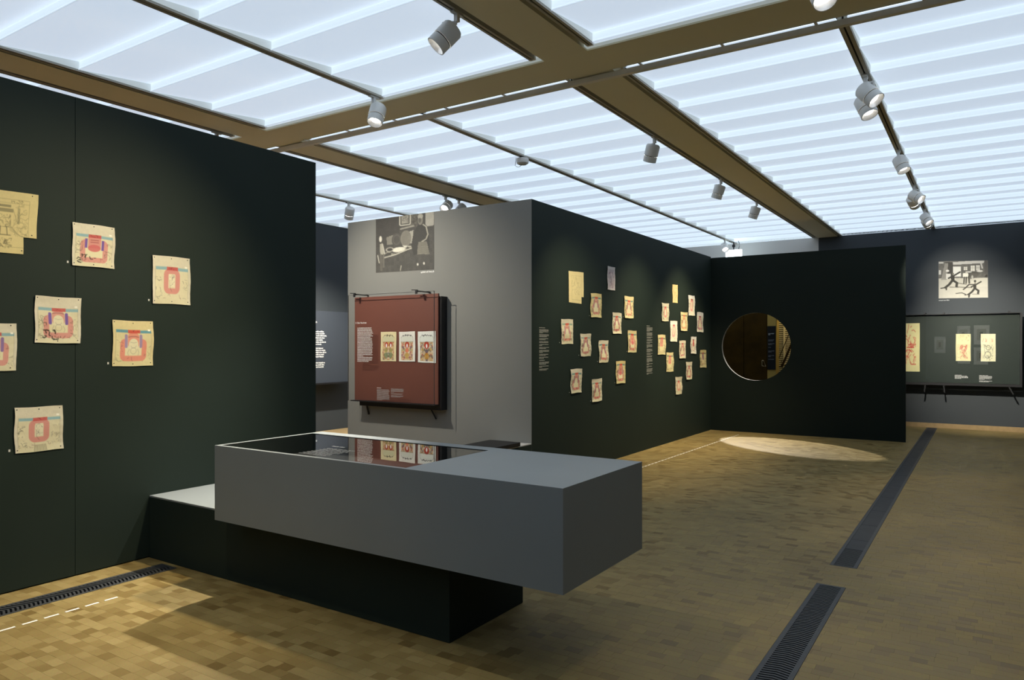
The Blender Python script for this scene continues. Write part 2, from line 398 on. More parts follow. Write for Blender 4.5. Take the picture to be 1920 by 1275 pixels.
# suspended cross rail
cr = empty('cross_rail', (-2.5, 5.145, ZC)); tag(cr, 'long grey rail hung along the far side of the cross beam', 'rail')
MB().box(-9.7, 5.9, 5.092, 5.135, ZC - 0.048, ZC - 0.009).build('rail_body', M_rail, cr)
x = -9.0
while x < 5.5:
    MB().box(x, x + 0.018, CY1 - 0.02, 5.1065, ZC - 0.0088, ZC - 0.0002).build('hanger', M_rail, cr); x += 0.62

# ------------------------------------------------------------------ floor blocks and grates
RP, BL = 0.0566, 0.0825
grates = dict(far=(-0.888, -0.718, 5.3, YB - 0.02), near=(-0.888, -0.718, 2.2, 4.875), left=(-4.737, -4.555, -1.0, 2.85))
def snap(v): return round(v / RP) * RP
GR = {k: (g[0], g[1], snap(g[2]), snap(g[3])) for k, g in grates.items()}
cands = []
yr = 0
rng = random.Random(3)
fwd = (-math.sin(math.radians(33.24)), math.cos(math.radians(33.24)))
rgt = (math.cos(math.radians(33.24)), math.sin(math.radians(33.24)))
ir0, ir1 = int(1.25 / RP), int(15.25 / RP)
for ir in range(ir0, ir1):
    ya, yb = ir * RP, (ir + 1) * RP; yc = (ya + yb) / 2
    x = -5.05 if yc < 6.0 else -4.15
    if 5.0 < yc: x = -4.15
    if 7.5 < yc < 13: x = -4.1
    if yc < 5.0: x = -4.97
    x += rng.random() * BL - BL
    xe = min(5.9, 0.37 * yc + 0.9)
    while x < xe:
        l = BL * rng.choice((0.93, 1.0, 1.0, 1.0, 1.07))
        segs = [(x, x + l)]
        for g in GR.values():
            if g[2] - 1e-6 <= ya and yb <= g[3] + 1e-6:
                ns = []
                for (a, b) in segs:
                    if b <= g[0] or a >= g[1]: ns.append((a, b)); continue
                    if a < g[0]: ns.append((a, g[0]))
                    if b > g[1]: ns.append((g[1], b))
                segs = ns
        for (a, b) in segs:
            if b - a > 0.0015: cands.append((a, b, ya, yb))
        x += l
def floor_px(c):
    X, Y = (c[0] + c[1]) / 2, (c[2] + c[3]) / 2
    d = X * fwd[0] + Y * fwd[1]; s = X * rgt[0] + Y * rgt[1]
    if d < 0.3: return None
    return 960 + 1352 * s / d, 648 + 1352 * 1.5 / d, d
scored = []
for i, c in enumerate(cands):
    p = floor_px(c)
    hid = (-4.93 < c[0] < -1.45 and 2.6 < c[2] < 3.6)
    if p and 8 < p[0] < 1912 and 700 < p[1] < 1268 and not hid and (c[1] - c[0]) > 0.06: scored.append((-p[1], i))
scored.sort(); near = set(i for _, i in scored[:290])
stuff = MB(); var = {}
def block_mb(a, b, ya, yb, z, t=None):
    m = t or MB(); g = 0.0003; n = len(m.v); zb = -0.0295
    m.v += [(a + g, ya + g, zb), (b - g, ya + g, zb), (b - g, yb - g, zb), (a + g, yb - g, zb), (a + g, ya + g, z), (b - g, ya + g, z), (b - g, yb - g, z), (a + g, yb - g, z)]
    for q in ((4, 5, 6, 7), (0, 1, 5, 4), (1, 2, 6, 5), (2, 3, 7, 6), (3, 0, 4, 7)):
        m.f.append(tuple(n + i for i in q)); m.mi.append(0)
    return m
for i, (a, b, ya, yb) in enumerate(cands):
    z = -rng.random() * 0.0004
    if i in near:
        key = round(b - a, 3)
        if key not in var: var[key] = block_mb(0, key, 0, RP, 0).mesh('floor_block', M_block)
        o = bpy.data.objects.new('floor_block', var[key]); COL.objects.link(o); o.parent = floor; o.location = (a, ya, z)
    else:
        block_mb(a, b, ya, yb, z, stuff)
sb = stuff.build('floor_blocks', M_blocks, floor); sb['kind'] = 'stuff'
# wood floor beyond, under the far left strip
MB().box(-9.74, -5.1, 1.2, YB, -0.0299, 0.0).build('floor_boards', M_skirt, floor)

def grate(key, label, pitch, nmax, rise=0.014):
    x0, x1, y0, y1 = GR[key]
    g = empty('floor_grate', ((x0 + x1) / 2, (y0 + y1) / 2, 0.0)); tag(g, label, 'floor vent', 'iron vent grates in the floor')
    MB().box(x0 + 0.001, x1 - 0.001, y0 + 0.001, y1 - 0.001, -0.0298, -0.026).build('pit', M_pit, g)
    fw = 0.024
    fr = MB(); fr.box(x0 + 0.0012, x0 + fw, y0, y1, -0.025, 0.0008); fr.box(x1 - fw, x1 - 0.0012, y0, y1, -0.025, 0.0008)
    fr.box(x0 + fw, x1 - fw, y0 + 0.001, y0 + 0.02, -0.025, 0.0008); fr.box(x0 + fw, x1 - fw, y1 - 0.02, y1 - 0.001, -0.025, 0.0008)
    fr.build('frame', M_grate, g)
    # bent slat
    a, b = x0 + fw, x1 - fw; xm = a + (b - a) * 0.52; t = pitch * 0.5
    def slat_mesh():
        m = MB(); n = 0; P = [(a, 0), (a + (b - a) * 0.3, rise * 0.55), (xm, rise), (b, 0.0)]
        for (px, py) in P:
            m.v += [(px - a, py, -0.018), (px - a, py + t, -0.018), (px - a, py + t, 0.0), (px - a, py, 0.0)]
        for i in range(3):
            q = i * 4
            for (u, v) in ((0, 1), (1, 2), (2, 3), (3, 0)):
                m.f.append((q + u, q + v, q + 4 + v, q + 4 + u)); m.mi.append(0)
        return m.mesh('slat', M_grate)
    me = slat_mesh(); yy = y1 - 0.035; n = 0; cut = y0 + 0.03
    while yy > cut and n < nmax:
        o = bpy.data.objects.new('slat', me); COL.objects.link(o); o.parent = g
        o.location = Vector((a, yy, 0.0)) - g.location; yy -= pitch; n += 1
    return g
grate('near', 'near iron floor grate with bent slats at the bottom right', 0.025, 130)
grate('left', 'iron floor grate with curved slats at the foot of the left green wall', 0.0235, 150, rise=0.022)
# far vent: slats in the first half metre, plate covers beyond
x0, x1, y0, y1 = GR['far']
gf = empty('floor_grate', ((x0 + x1) / 2, (y0 + y1) / 2, 0.0)); tag(gf, 'long dark floor vent running to the back wall, mostly plated over', 'floor vent', 'iron vent grates in the floor')
MB().box(x0 + 0.001, x1 - 0.001, y0 + 0.001, y1 - 0.001, -0.0298, -0.026).build('pit', M_pit, gf)
fr = MB(); fr.box(x0 + 0.0012, x0 + 0.024, y0, y1, -0.025, 0.0008); fr.box(x1 - 0.024, x1 - 0.0012, y0, y1, -0.025, 0.0008)
fr.box(x0 + 0.024, x1 - 0.024, y0 + 0.001, y0 + 0.012, -0.025, 0.0008)
fr.build('frame', M_grate, gf)
a, b = x0 + 0.0245, x1 - 0.0245
sm = None
for k in range(19):
    yy = y0 + 0.022 + k * 0.025
    if sm is None: sm = MB().box(a, b, yy, yy + 0.0125, -0.018, 0.0).build('slat', M_grate, gf, origin=(a, yy, 0)); sl0 = sm
    else:
        o = sl0.copy(); COL.objects.link(o); o.location = Vector((a, yy, 0)) - gf.location
yy = y0 + 0.022 + 19 * 0.025
M_plate = mat('dark_vent_plate', (0.026, 0.030, 0.035), 0.55, 0.35, var=0.2, scale=8)
ln = [0.30, 0.55, 0.62, 0.70, 0.70, 0.75, 0.8, 0.8, 0.9, 0.9, 0.9, 0.9, 0.9]
for l in ln:
    ye = min(yy + l, y1 - 0.003)
    if ye - yy > 0.05: MB().box(a, b, yy + 0.002, ye, -0.02, -0.001).build('cover_plate', M_plate, gf)
    yy = ye + 0.001
# dashed lines of white tape
def dashes(x, ya, yb, label, x2=None):
    t = empty('dashed_line', (x, (ya + yb) / 2, 0)); tag(t, label, 'floor marking')
    x2 = x if x2 is None else x2
    m0 = None; yy = yb
    while yy > ya:
        xx = x2 + (x - x2) * (yb - yy) / max(1e-6, yb - ya)
        if m0 is None: m0 = MB().box(xx - 0.008, xx + 0.008, yy - 0.075, yy, 0.0003, 0.0012).build('dash', M_tape, t, origin=(xx, yy, 0.0003))
        else:
            o = m0.copy(); COL.objects.link(o); o.location = Vector((xx, yy, 0.0003)) - t.location
        yy -= 0.1085
dashes(-4.326, 1.1, 2.307, 'short row of white floor dashes before the left green wall')
dashes(-3.545, 7.4, 12.25, 'long row of white floor dashes along the middle green wall', -3.465)

# ------------------------------------------------------------------ plinths and display table
def plinth(name, x0, x1, y0, y1, z, label, cat):
    p = empty(name, ((x0 + x1) / 2, (y0 + y1) / 2, 0)); tag(p, label, cat)
    MB().box(x0, x1, y0, y1, 0.001, z - 0.012).build('body', M_green, p, bevel=0.002)
    MB().box(x0, x1, y0, y1, z - 0.0119, z).build('top_board', M_desk if name == 'plinth' else M_plt, p, bevel=0.002)
    return p
plinth('plinth', -4.946, -2.252, 2.862, 3.553, 0.440, 'long low dark green plinth with pale top under the grey display table', 'plinth')
plinth('bench_plinth', -4.55, XM + 0.0, 5.1, YG - 0.003, 0.446, 'low dark plinth with pale top against the foot of the grey wall', 'plinth')
sl = MB().box(-4.452, -4.062, 5.5, 6.36, 0.4475, 0.488).build('bench_slab', M_black, origin=(-4.25, 5.95, 0.4475), bevel=0.003)
tag(sl, 'flat black slab lying on the low plinth by the grey wall', 'slab')
dt = empty('display_table', (-2.7, 3.08, 0.441)); tag(dt, 'long grey display table with black glazed top, overhanging its plinth', 'display case')
TX0, TX1, TY0, TY1, TZ0, TZ1 = -3.915, -1.495, 2.676, 3.520, 0.441, 0.894
GX0, GX1, GY0, GY1 = -3.885, -2.401, 2.703, 3.415
tb = MB()
tb.quad((TX0, TY0, TZ0), (TX1, TY0, TZ0), (TX1, TY0, TZ1), (TX0, TY0, TZ1)); tb.quad((TX1, TY0, TZ0), (TX1, TY1, TZ0), (TX1, TY1, TZ1), (TX1, TY0, TZ1))
tb.quad((TX1, TY1, TZ0), (TX0, TY1, TZ0), (TX0, TY1, TZ1), (TX1, TY1, TZ1)); tb.quad((TX0, TY1, TZ0), (TX0, TY0, TZ0), (TX0, TY0, TZ1), (TX0, TY1, TZ1))
tb.quad((TX0, TY1, TZ0), (TX1, TY1, TZ0), (TX1, TY0, TZ0), (TX0, TY0, TZ0))
for (a0, a1, c0, c1) in ((TX0, TX1, TY0, GY0), (TX0, TX1, GY1, TY1), (TX0, GX0, GY0, GY1), (GX1, TX1, GY0, GY1)):
    tb.quad((a0, c0, TZ1), (a1, c0, TZ1), (a1, c1, TZ1), (a0, c1, TZ1))
tb.build('body', M_desk, dt)
li = MB()
zb = TZ1 - 0.12
li.quad((GX0, GY0, zb), (GX1, GY0, zb), (GX1, GY1, zb), (GX0, GY1, zb))
li.quad((GX0, GY0, zb), (GX0, GY0, TZ1), (GX1, GY0, TZ1), (GX1, GY0, zb)); li.quad((GX0, GY1, zb), (GX1, GY1, zb), (GX1, GY1, TZ1), (GX0, GY1, TZ1))
li.quad((GX0, GY0, zb), (GX0, GY1, zb), (GX0, GY1, TZ1), (GX0, GY0, TZ1)); li.quad((GX1, GY0, zb), (GX1, GY0, TZ1), (GX1, GY1, TZ1), (GX1, GY1, zb))
li.build('case_lining', M_lining, dt)
gt = MB(); gt.quad((GX0, GY0, TZ1 - 0.003), (GX1, GY0, TZ1 - 0.003), (GX1, GY1, TZ1 - 0.003), (GX0, GY1, TZ1 - 0.003))
gt.build('glass_top', M_glass_t, dt)

# ------------------------------------------------------------------ writing
def word_quads(mb, P, x0, x1, z, h, rnd, fill=1.0):
    """one text line as words; P maps (along, height) to a point"""
    end = x0 + (x1 - x0) * fill; x = x0
    while x < end - h * 0.6:
        w = min(end, x + h * rnd.uniform(1.2, 4.6))
        # letter-like pieces: x-height body plus some ascenders
        lx = x
        while lx < w - 1e-6:
            lw = h * rnd.uniform(0.32, 0.5); e = min(w, lx + lw * 0.86)
            top = z + h * (1.0 if rnd.random() < 0.28 else 0.72); bot = z - (h * 0.22 if rnd.random() < 0.1 else 0)
            mb.quad(P(lx, bot), P(e, bot), P(e, top), P(lx, top)); lx += lw
        x = w + h * 0.38
def text_block(name, P, x0, x1, ztop, pitch, paras, m, parent, seed, hfac=0.62):
    rnd = random.Random(seed); mb = MB(); z = ztop
    for n in paras:
        if n == 0: z -= pitch * 0.9; continue
        for i in range(n):
            z -= pitch
            word_quads(mb, P, x0, x1, z, pitch * hfac, rnd, rnd.uniform(0.9, 1.0) if i < n - 1 else rnd.uniform(0.25, 0.95))
    return mb.build(name, m, parent)
def real_text(name, body, P_mat, size, m, parent, bold=0.0):
    cu = bpy.data.curves.new(name, 'FONT'); cu.body = body; cu.size = size; cu.offset = bold; cu.resolution_u = 3
    o = bpy.data.objects.new(name, cu); COL.objects.link(o)
    dg = bpy.context.evaluated_depsgraph_get()
    me = bpy.data.meshes.new_from_object(o.evaluated_get(dg)); bpy.data.objects.remove(o)
    me.transform(P_mat); me.materials.clear(); me.materials.append(m)
    off = Vector((0, 0, 0)); r = parent
    while r is not None: off += r.location; r = r.parent
    me.transform(Matrix.Translation(-off))
    t = bpy.data.objects.new(name, me); COL.objects.link(t); t.parent = parent
    return t
def face_y(x, y, z):   # text facing -Y, reading along +X
    return Matrix(((1, 0, 0, x), (0, 0, -1, y), (0, 1, 0, z), (0, 0, 0, 1)))
def face_x(x, y, z):   # text facing +X, reading along +Y
    return Matrix(((0, 0, 1, x), (1, 0, 0, y), (0, 1, 0, z), (0, 0, 0, 1)))

PX = lambda c: (lambda a, z: (c, a, z))
PY = lambda c: (lambda a, z: (a, c, z))
wm = bpy.data.objects['wall_middle']; we = bpy.data.objects['wall_back']
text_block('wall_text', PX(XM + 0.0015), 6.768, 6.985, 1.705, 0.0112, [1, 0, 4, 0, 3, 0, 2, 0, 2, 0, 2, 0, 2, 0, 3, 0, 2, 0, 2, 0, 1, 0, 3, 0, 2, 0, 2], M_text_w, wm, 11)
text_block('wall_text', PX(XM + 0.0015), 9.770, 9.990, 1.795, 0.0128, [1, 0, 5, 0, 4, 0, 2, 0, 2, 0, 2, 0, 4, 0, 4, 0, 2, 0, 2, 0, 5, 0, 2, 0, 2, 0, 4, 0, 2], M_text_w, wm, 12)

PZ = lambda a, h: (a, h, TZ1 - 0.0022)
text_block('case_text', PZ, -3.26, -3.02, 3.0, 0.030, [8], M_text_f, dt, 71, 0.5)
tm = MB(); word_quads(tm, PZ, -3.30, -3.19, 3.045, 0.02, random.Random(9)); tm.build('case_text', M_text_f, dt)

# ------------------------------------------------------------------ drawn sheets
class Draw:
    def __init__(s, nx, ny, base, seed):
        s.rs = np.random.RandomState(seed); s.nx, s.ny = nx, ny
        s.u, s.v = np.meshgrid(np.linspace(0, 1, nx), np.linspace(0, 1, ny))
        s.c = np.ones((ny, nx, 3)) * np.array(lin(*base)); s.fib(0.05)
    def fib(s, a):
        n = s.rs.rand(s.ny, s.nx, 1) - 0.5
        m = np.kron(s.rs.rand(s.ny // 6 + 1, s.nx // 6 + 1), np.ones((6, 6)))[:s.ny, :s.nx, None] - 0.5
        s.c *= 1 + a * (n + m)
    def put(s, mask, col, a=1.0):
        w = np.clip(mask, 0, 1)[..., None] * a
        s.c = s.c * (1 - w) + np.array(lin(*col)) * w
    def soft(s, d, px=1.0): return np.clip(0.5 - d * s.nx / px, 0, 1)
    def rect(s, x0, y0, x1, y1, col, a=1.0, r=0.0):
        dx = np.abs(s.u - (x0 + x1) / 2) - (x1 - x0) / 2 + r; dy = np.abs(s.v - (y0 + y1) / 2) - (y1 - y0) / 2 + r
        d = np.hypot(np.maximum(dx, 0), np.maximum(dy, 0)) + np.minimum(np.maximum(dx, dy), 0) - r
        s.put(s.soft(d), col, a)
    def ell(s, cx, cy, rx, ry, col, a=1.0):
        d = (np.hypot((s.u - cx) / rx, (s.v - cy) / ry) - 1) * min(rx, ry); s.put(s.soft(d), col, a)
    def ring(s, cx, cy, rx, ry, w, col, a=1.0):
        d = np.abs((np.hypot((s.u - cx) / rx, (s.v - cy) / ry) - 1) * min(rx, ry)) - w / 2; s.put(s.soft(d), col, a)
    def frame(s, x0, y0, x1, y1, w, col, a=1.0, r=0.0):
        dx = np.abs(s.u - (x0 + x1) / 2) - (x1 - x0) / 2 + r; dy = np.abs(s.v - (y0 + y1) / 2) - (y1 - y0) / 2 + r
        d = np.hypot(np.maximum(dx, 0), np.maximum(dy, 0)) + np.minimum(np.maximum(dx, dy), 0) - r
        s.put(s.soft(np.abs(d) - w / 2), col, a)
    def line(s, pts, w, col, a=1.0):
        D = np.full(s.u.shape, 9.0)
        for (x0, y0), (x1, y1) in zip(pts[:-1], pts[1:]):
            vx, vy = x1 - x0, y1 - y0; L = vx * vx + vy * vy + 1e-12
            t = np.clip(((s.u - x0) * vx + (s.v - y0) * vy) / L, 0, 1)
            D = np.minimum(D, np.hypot(s.u - x0 - t * vx, s.v - y0 - t * vy))
        s.put(s.soft(D - w / 2), col, a)
    def poly(s, pts, col, a=1.0):
        ins = np.zeros(s.u.shape, bool); n = len(pts)
        for i in range(n):
            x0, y0 = pts[i]; x1, y1 = pts[(i + 1) % n]
            if abs(y1 - y0) < 1e-9: continue
            c = ((y0 > s.v) != (y1 > s.v)) & (s.u < (x1 - x0) * (s.v - y0) / (y1 - y0) + x0); ins ^= c
        s.put(ins.astype(float), col, a)
    def scrib(s, n, x0, y0, x1, y1, col, w=0.012, L=0.07, a=0.8):
        for _ in range(n):
            x, y = s.rs.uniform(x0, x1), s.rs.uniform(y0, y1); t = s.rs.uniform(0, 6.28); p = [(x, y)]
            for k in range(s.rs.randint(1, 4)):
                x += math.cos(t) * L * s.rs.uniform(.3, 1); y += math.sin(t) * L * s.rs.uniform(.3, 1); t += s.rs.uniform(-1.3, 1.3); p.append((min(max(x, x0), x1), min(max(y, y0), y1)))
            s.line(p, w * s.rs.uniform(.6, 1.3), col, a)

CREAM, YELL, WHITE, TAN, KHAKI = (218, 213, 192), (218, 206, 158), (233, 231, 227), (228, 202, 146), (214, 200, 146)
INK = (62, 62, 56)
def figure_sheet(d, kind, o):
    cy = o.get('cyan', (134, 180, 192)); red = o.get('red', (198, 94, 92)); pk = o.get('pink', (212, 146, 138)); pu = o.get('purple', (118, 88, 168))
    t = o.get('top', 0.24); n = o.get('ink', 34); near = d.nx > 60
    lw = 0.012 if near else 0.03
    d.put((d.v > t).astype(float) * (np.abs(d.u - .5) < .44), (222, 216, 172), 0.45)
    if o.get('bars', True):
        d.rect(.08, t, .37, t + .065, cy, .9); d.rect(.66, t + .01, .94, t + .075, cy, .9)
    if kind == 'arch':
        d.frame(.235, .46 if near else .5, .765, .83, .12 if near else .10, pk, .9, .06)
        d.rect(.30, .38, .70, .76, (222, 216, 180), 1)
        d.rect(.36, t + .06, .64, .60, pk, .85, .1); d.ell(.5, .52, .115, .13, (226, 221, 190)); d.rect(.39, .5, .61, .62, (226, 221, 190))
        d.rect(.285, t + .10, .355, .60, pu, .95, .03); d.rect(.645, t + .10, .715, .60, pu, .95, .03)
        d.line([(.38, .36), (.45, .345), (.55, .345), (.62, .36)], .02, (150, 96, 96), .7)
        if near:
            d.line([(.42, .47), (.5, .485), (.58, .47)], .008, INK, .5); d.line([(.43, .55), (.47, .6), (.53, .6), (.57, .55)], .008, INK, .5)
            d.line([(.40, .62), (.36, .70), (.38, .76)], .008, INK, .5); d.line([(.60, .62), (.64, .70), (.62, .76)], .008, INK, .5)
            d.ring(.5, .66, .07, .07, .01, INK, .4)
    elif kind == 'bottle':
        d.frame(.24, .42, .77, .84, .12, pk, .9, .06); d.rect(.30, .36, .71, .78, (222, 217, 182))
        d.rect(.36, t + .03, .66, .56, pk, .95); d.ell(.51, .56, .15, .085, (208, 110, 112), .9)
        d.rect(.285, t + .10, .345, .56, pu, .95); d.rect(.675, t + .12, .735, .60, pu, .95)
        d.line([(.42, .37), (.6, .37)], .02, (160, 80, 84), .8); d.line([(.42, .42), (.6, .42)], .02, (160, 80, 84), .8)
    elif kind == 'oval':
        d.frame(.41 - .06, t + .10, .59 + .06, .73, .12, pk, .95, .07); d.rect(.42, .37, .58, .64, (228, 223, 196))
        if near:
            d.scrib(14, .43, .38, .57, .62, INK, .007, .05, .5)
            d.line([(.44, .5), (.45, .66), (.50, .74)], .012, (130, 110, 90), .6)
        if o.get('foot'):
            for k in range(9): d.line([(.38 + k * .032, .99), (.40 + k * .028, .85)], .012, (96, 92, 62), .8)
    elif kind == 'slab':
        d.rect(.30, t + .05, .66, .60, pk, .9, .03); d.scrib(8, .32, t + .1, .64, .58, (200, 108, 104), .03, .1, .6)
    elif kind == 'dot':
        d.frame(.30, .40, .70, .80, .05, pk, .8, .08); d.rect(.38, t + .06, .62, .58, o.get('fill', (190, 72, 72)), .9, .1)
    d.rect(.365, t, .665, t + .075, red, .95)
    d.scrib(4, .38, t + .01, .65, t + .06, (140, 60, 62), .012, .04, .6)
    d.line([(.07, t), (.065, .88)], lw * .8, INK, .45); d.line([(.93, t), (.94, .86)], lw * .8, INK, .35)
    d.scrib(n, .08, .42, .24, .9, INK, lw, .05, .45); d.scrib(n // 2, .76, .42, .92, .9, INK, lw, .05, .4)
    d.scrib(n // 3, .25, .80, .75, .9, (120, 60, 60), lw, .05, .45)
    if o.get('blots'):
        d.scrib(o['blots'], .10, .72, .55, .93, (38, 38, 34), .026, .06, .85)
    if o.get('sticker', near): d.rect(.86, .185, .92, .225, (246, 244, 232))
def line_sheet(d, col, o):
    d.frame(.09 if o.get('near') else .2, .13, .86, .9, .008, col, .5)
    if o.get('near'):
        cx = .45
        d.rect(.33, .22, .56, .26, (112, 108, 84), .75); d.rect(.30, .28, .60, .34, (112, 108, 84), .7)
        d.line([(.30, .30), (.24, .46), (.30, .58), (.6, .58), (.66, .46), (.60, .30)], .008, col, .6)
        d.scrib(26, .34, .38, .56, .58, col, .01, .05, .6)
        for s_ in (-1, 1):
            for k in range(5): d.line([(cx + s_ * .10, .55 + k * .02), (cx + s_ * (.16 + k * .025), .60 + k * .025), (cx + s_ * (.20 + k * .03), .72)], .007, col, .6)
        d.line([(.40, .58), (.39, .70)], .02, (100, 96, 76), .7); d.line([(.50, .58), (.51, .70)], .02, (100, 96, 76), .7)
        d.line([(.34, .71), (.56, .71)], .018, (100, 96, 76), .7)
        d.rect(.67, .26, .71, .52, (128, 124, 96), .55); d.scrib(50, .62, .2, .85, .72, col, .008, .06, .5); d.scrib(50, .1, .2, .3, .72, col, .008, .06, .5)
        d.scrib(70, .2, .76, .58, .92, col, .012, .035, .6)
        d.line([(.1, .19), (.86, .19)], .006, col, .5); d.scrib(14, .12, .14, .8, .18, col, .012, .03, .6)
    else:
        d.scrib(o.get('n', 34), .2, .16, .8, .72, col, o.get('w', .018), .09, o.get('a', .35))
def dense_sheet(d, cols, o):
    d.put(np.ones_like(d.u) * (np.abs(d.u - .5) < .42) * (np.abs(d.v - .52) < .4), o['bg'], .8)
    for i in range(o.get('n', 60)):
        c = cols[d.rs.randint(len(cols))]; d.scrib(1, .1, .12, .9, .92, c, .04, .12, .7)
    d.ell(.5, .32, .09, .07, o['face'], .9)

def sheet(name, quad, plane, c, draw, label, cat, group, nx, ny, base, seed, curl=0.006, notch=None, pins=None, matl=None, normal=1, off=0.003, parent=None):
    """a thin sheet with a printed colour per grid point; quad = TL, TR, BR, BL as (along, height) on the wall"""
    d = Draw(nx, ny, base, seed); draw(d)
    q = np.array(quad, float); u, v = d.u, d.v
    P = (q[0] * ((1 - u) * (1 - v))[..., None] + q[1] * (u * (1 - v))[..., None] + q[2] * (u * v)[..., None] + q[3] * ((1 - u) * v)[..., None])
    rs = np.random.RandomState(seed + 99); ph = rs.uniform(0, 6.28, 6)
    edge = np.maximum(np.abs(u - .5), np.abs(v - .5)) * 2
    w = curl * (0.55 + 0.35 * np.sin(v * 9 + ph[0]) * np.sin(u * 3 + ph[1]) + 0.5 * edge ** 4 * (0.5 + 0.5 * np.sin(v * 7 + ph[2])) + 0.08 * np.sin(v * 38 + ph[3] + 3 * u) * (np.abs(u - .5) > .3))
    if curl > 0:
        P[..., 0] += 0.10 * curl * 4 * np.sin(v * 8 + ph[4]) * (u - .5) * 0.5 + curl * 0.35 * np.sin(v * 7 + ph[5])
        P[..., 1] += curl * 0.2 * np.sin(u * 7 + ph[1])
    n = off + w * normal if normal > 0 else -(off + w)
    if plane == 'x': co = np.stack([c + n, P[..., 0], P[..., 1]], -1)
    else: co = np.stack([P[..., 0], c - (off + w), P[..., 1]], -1)
    idx = np.arange(nx * ny).reshape(ny, nx)
    keep = np.ones((ny - 1, nx - 1), bool)
    if notch: keep[int(notch[1] * (ny - 1)):, int(notch[0] * (nx - 1)):] = False
    F = np.stack([idx[:-1, :-1], idx[1:, :-1], idx[1:, 1:], idx[:-1, 1:]], -1)[keep]
    org = Vector(co.reshape(-1, 3).mean(0).tolist())
    me = bpy.data.meshes.new(name)
    me.from_pydata((co.reshape(-1, 3) - np.array(org)).tolist(), [], F.tolist())
    at = me.color_attributes.new('print', 'FLOAT_COLOR', 'POINT')
    at.data.foreach_set('color', np.concatenate([d.c.reshape(-1, 3), np.ones((nx * ny, 1))], 1).astype(np.float32).ravel())
    me.materials.append(matl or M_paper); me.polygons.foreach_set('use_smooth', [True] * len(me.polygons)); me.update()
    o = bpy.data.objects.new(name, me); COL.objects.link(o); o.location = org
    if parent is not None:
        o.parent = parent; o.location = org - parent.location
    else: tag(o, label, cat, group)
    for (pu, pv) in (pins or []):
        i, j = int(pv * (ny - 1)), int(pu * (nx - 1)); p = co[i, j]
        k = bpy.data.objects.new('pin', PIN); COL.objects.link(k); k.parent = o; k.location = Vector(p.tolist()) - org
    return o
pm = MB().lathe([(0.0035, 0), (0.0035, 0.0015), (0.002, 0.0035)], seg=8)
PIN = pm.mesh('pin', M_pin); PIN.transform(Matrix.Rotation(math.pi / 2, 4, 'Y'))
P6 = [(.05, .05), (.5, .055), (.94, .05), (.05, .94), (.5, .95), (.94, .94)]
P5 = [(.05, .06), (.5, .06), (.94, .06), (.05, .94), (.94, .94)]
GL = 'prints pinned to the left green wall'
sheet('paper_print', [(1.807, 2.434), (2.145, 2.44), (2.132, 2.061), (1.807, 2.061)], 'x', XL, lambda d: line_sheet(d, (120, 112, 84), dict(near=1)),
      'yellow notched sheet with grey ink drawing, topmost on the left green wall', 'print', GL, 100, 110, KHAKI, 1, 0.004, (0.78, 0.725), [(.3, .04), (.9, .04), (.92, .68), (.75, .95)])
for a in (([(2.347, 2.302), (2.619, 2.300), (2.616, 2.021), (2.345, 2.022)], 'bottle', dict(blots=9), CREAM, 2, P6, 'cream print with solid pink bottle shape and two violet strips, left wall'),
          ([(2.884, 2.145), (3.172, 2.147), (3.176, 1.802), (2.886, 1.801)], 'oval', dict(top=.22, ink=14, foot=0), CREAM, 3, P6, 'tall cream print with slim pink oval, farthest right on the left wall'),
          ([(2.127, 1.812), (2.401, 1.808), (2.394, 1.514), (2.124, 1.518)], 'arch', dict(blots=10), CREAM, 4, P6, 'cream print with pink frame, dark violet strips and ink blots, left wall'),
          ([(2.605, 1.674), (2.890, 1.670), (2.889, 1.358), (2.603, 1.359)], 'arch', dict(top=.20, cyan=(78, 150, 172), red=(208, 84, 72), purple=(160, 140, 178), pink=(224, 140, 126), ink=12), YELL, 5, P6, 'yellow print with teal band and pink frame, below right on left wall'),
          ([(2.011, 1.120), (2.286, 1.117), (2.292, 0.840), (2.015, 0.840)], 'oval', dict(foot=1, ink=24), CREAM, 6, P5, 'cream print with thick pink oval, lowest on the left green wall'),
          ([(1.780, 1.635), (2.026, 1.634), (2.022, 1.348), (1.780, 1.351)], 'arch', dict(top=.19, ink=18, purple=(140, 112, 170)), CREAM, 7, [(.88, .05), (.88, .94)], 'cream print cut by the left picture edge, pink frame with violet')):
    q, kind, o, base, seed, pins, lab = a
    sheet('paper_print', q, 'x', XL, (lambda d, kind=kind, o=o: figure_sheet(d, kind, o)), lab, 'print', GL, 96, 100, base, seed, 0.007, None, pins)
for (yy, zz) in ((2.321, 2.041), (2.861, 1.823), (2.577, 1.381), (1.988, 0.862)):
    nb = MB(); nb.box(XL + 0.0002, XL + 0.0008, yy - 0.005, yy + 0.005, zz - 0.007, zz + 0.007)
    nb.build('number_mark', M_text, wl)
G1 = 'prints on the near half of the middle green wall'; G2 = 'prints on the far half of the middle green wall'
sheet('paper_print', [(7.426, 2.376), (7.804, 2.388), (7.804, 2.003), (7.435, 2.009)], 'x', XM, lambda d: line_sheet(d, (130, 122, 92), dict()),
      'large yellow notched sheet with faint drawing, upper left on the middle wall', 'print', G1, 56, 60, YELL, 21, 0.004, (0.87, 0.78))
pk2 = (214, 150, 140); mv = (138, 96, 120); tl = (96, 140, 142)
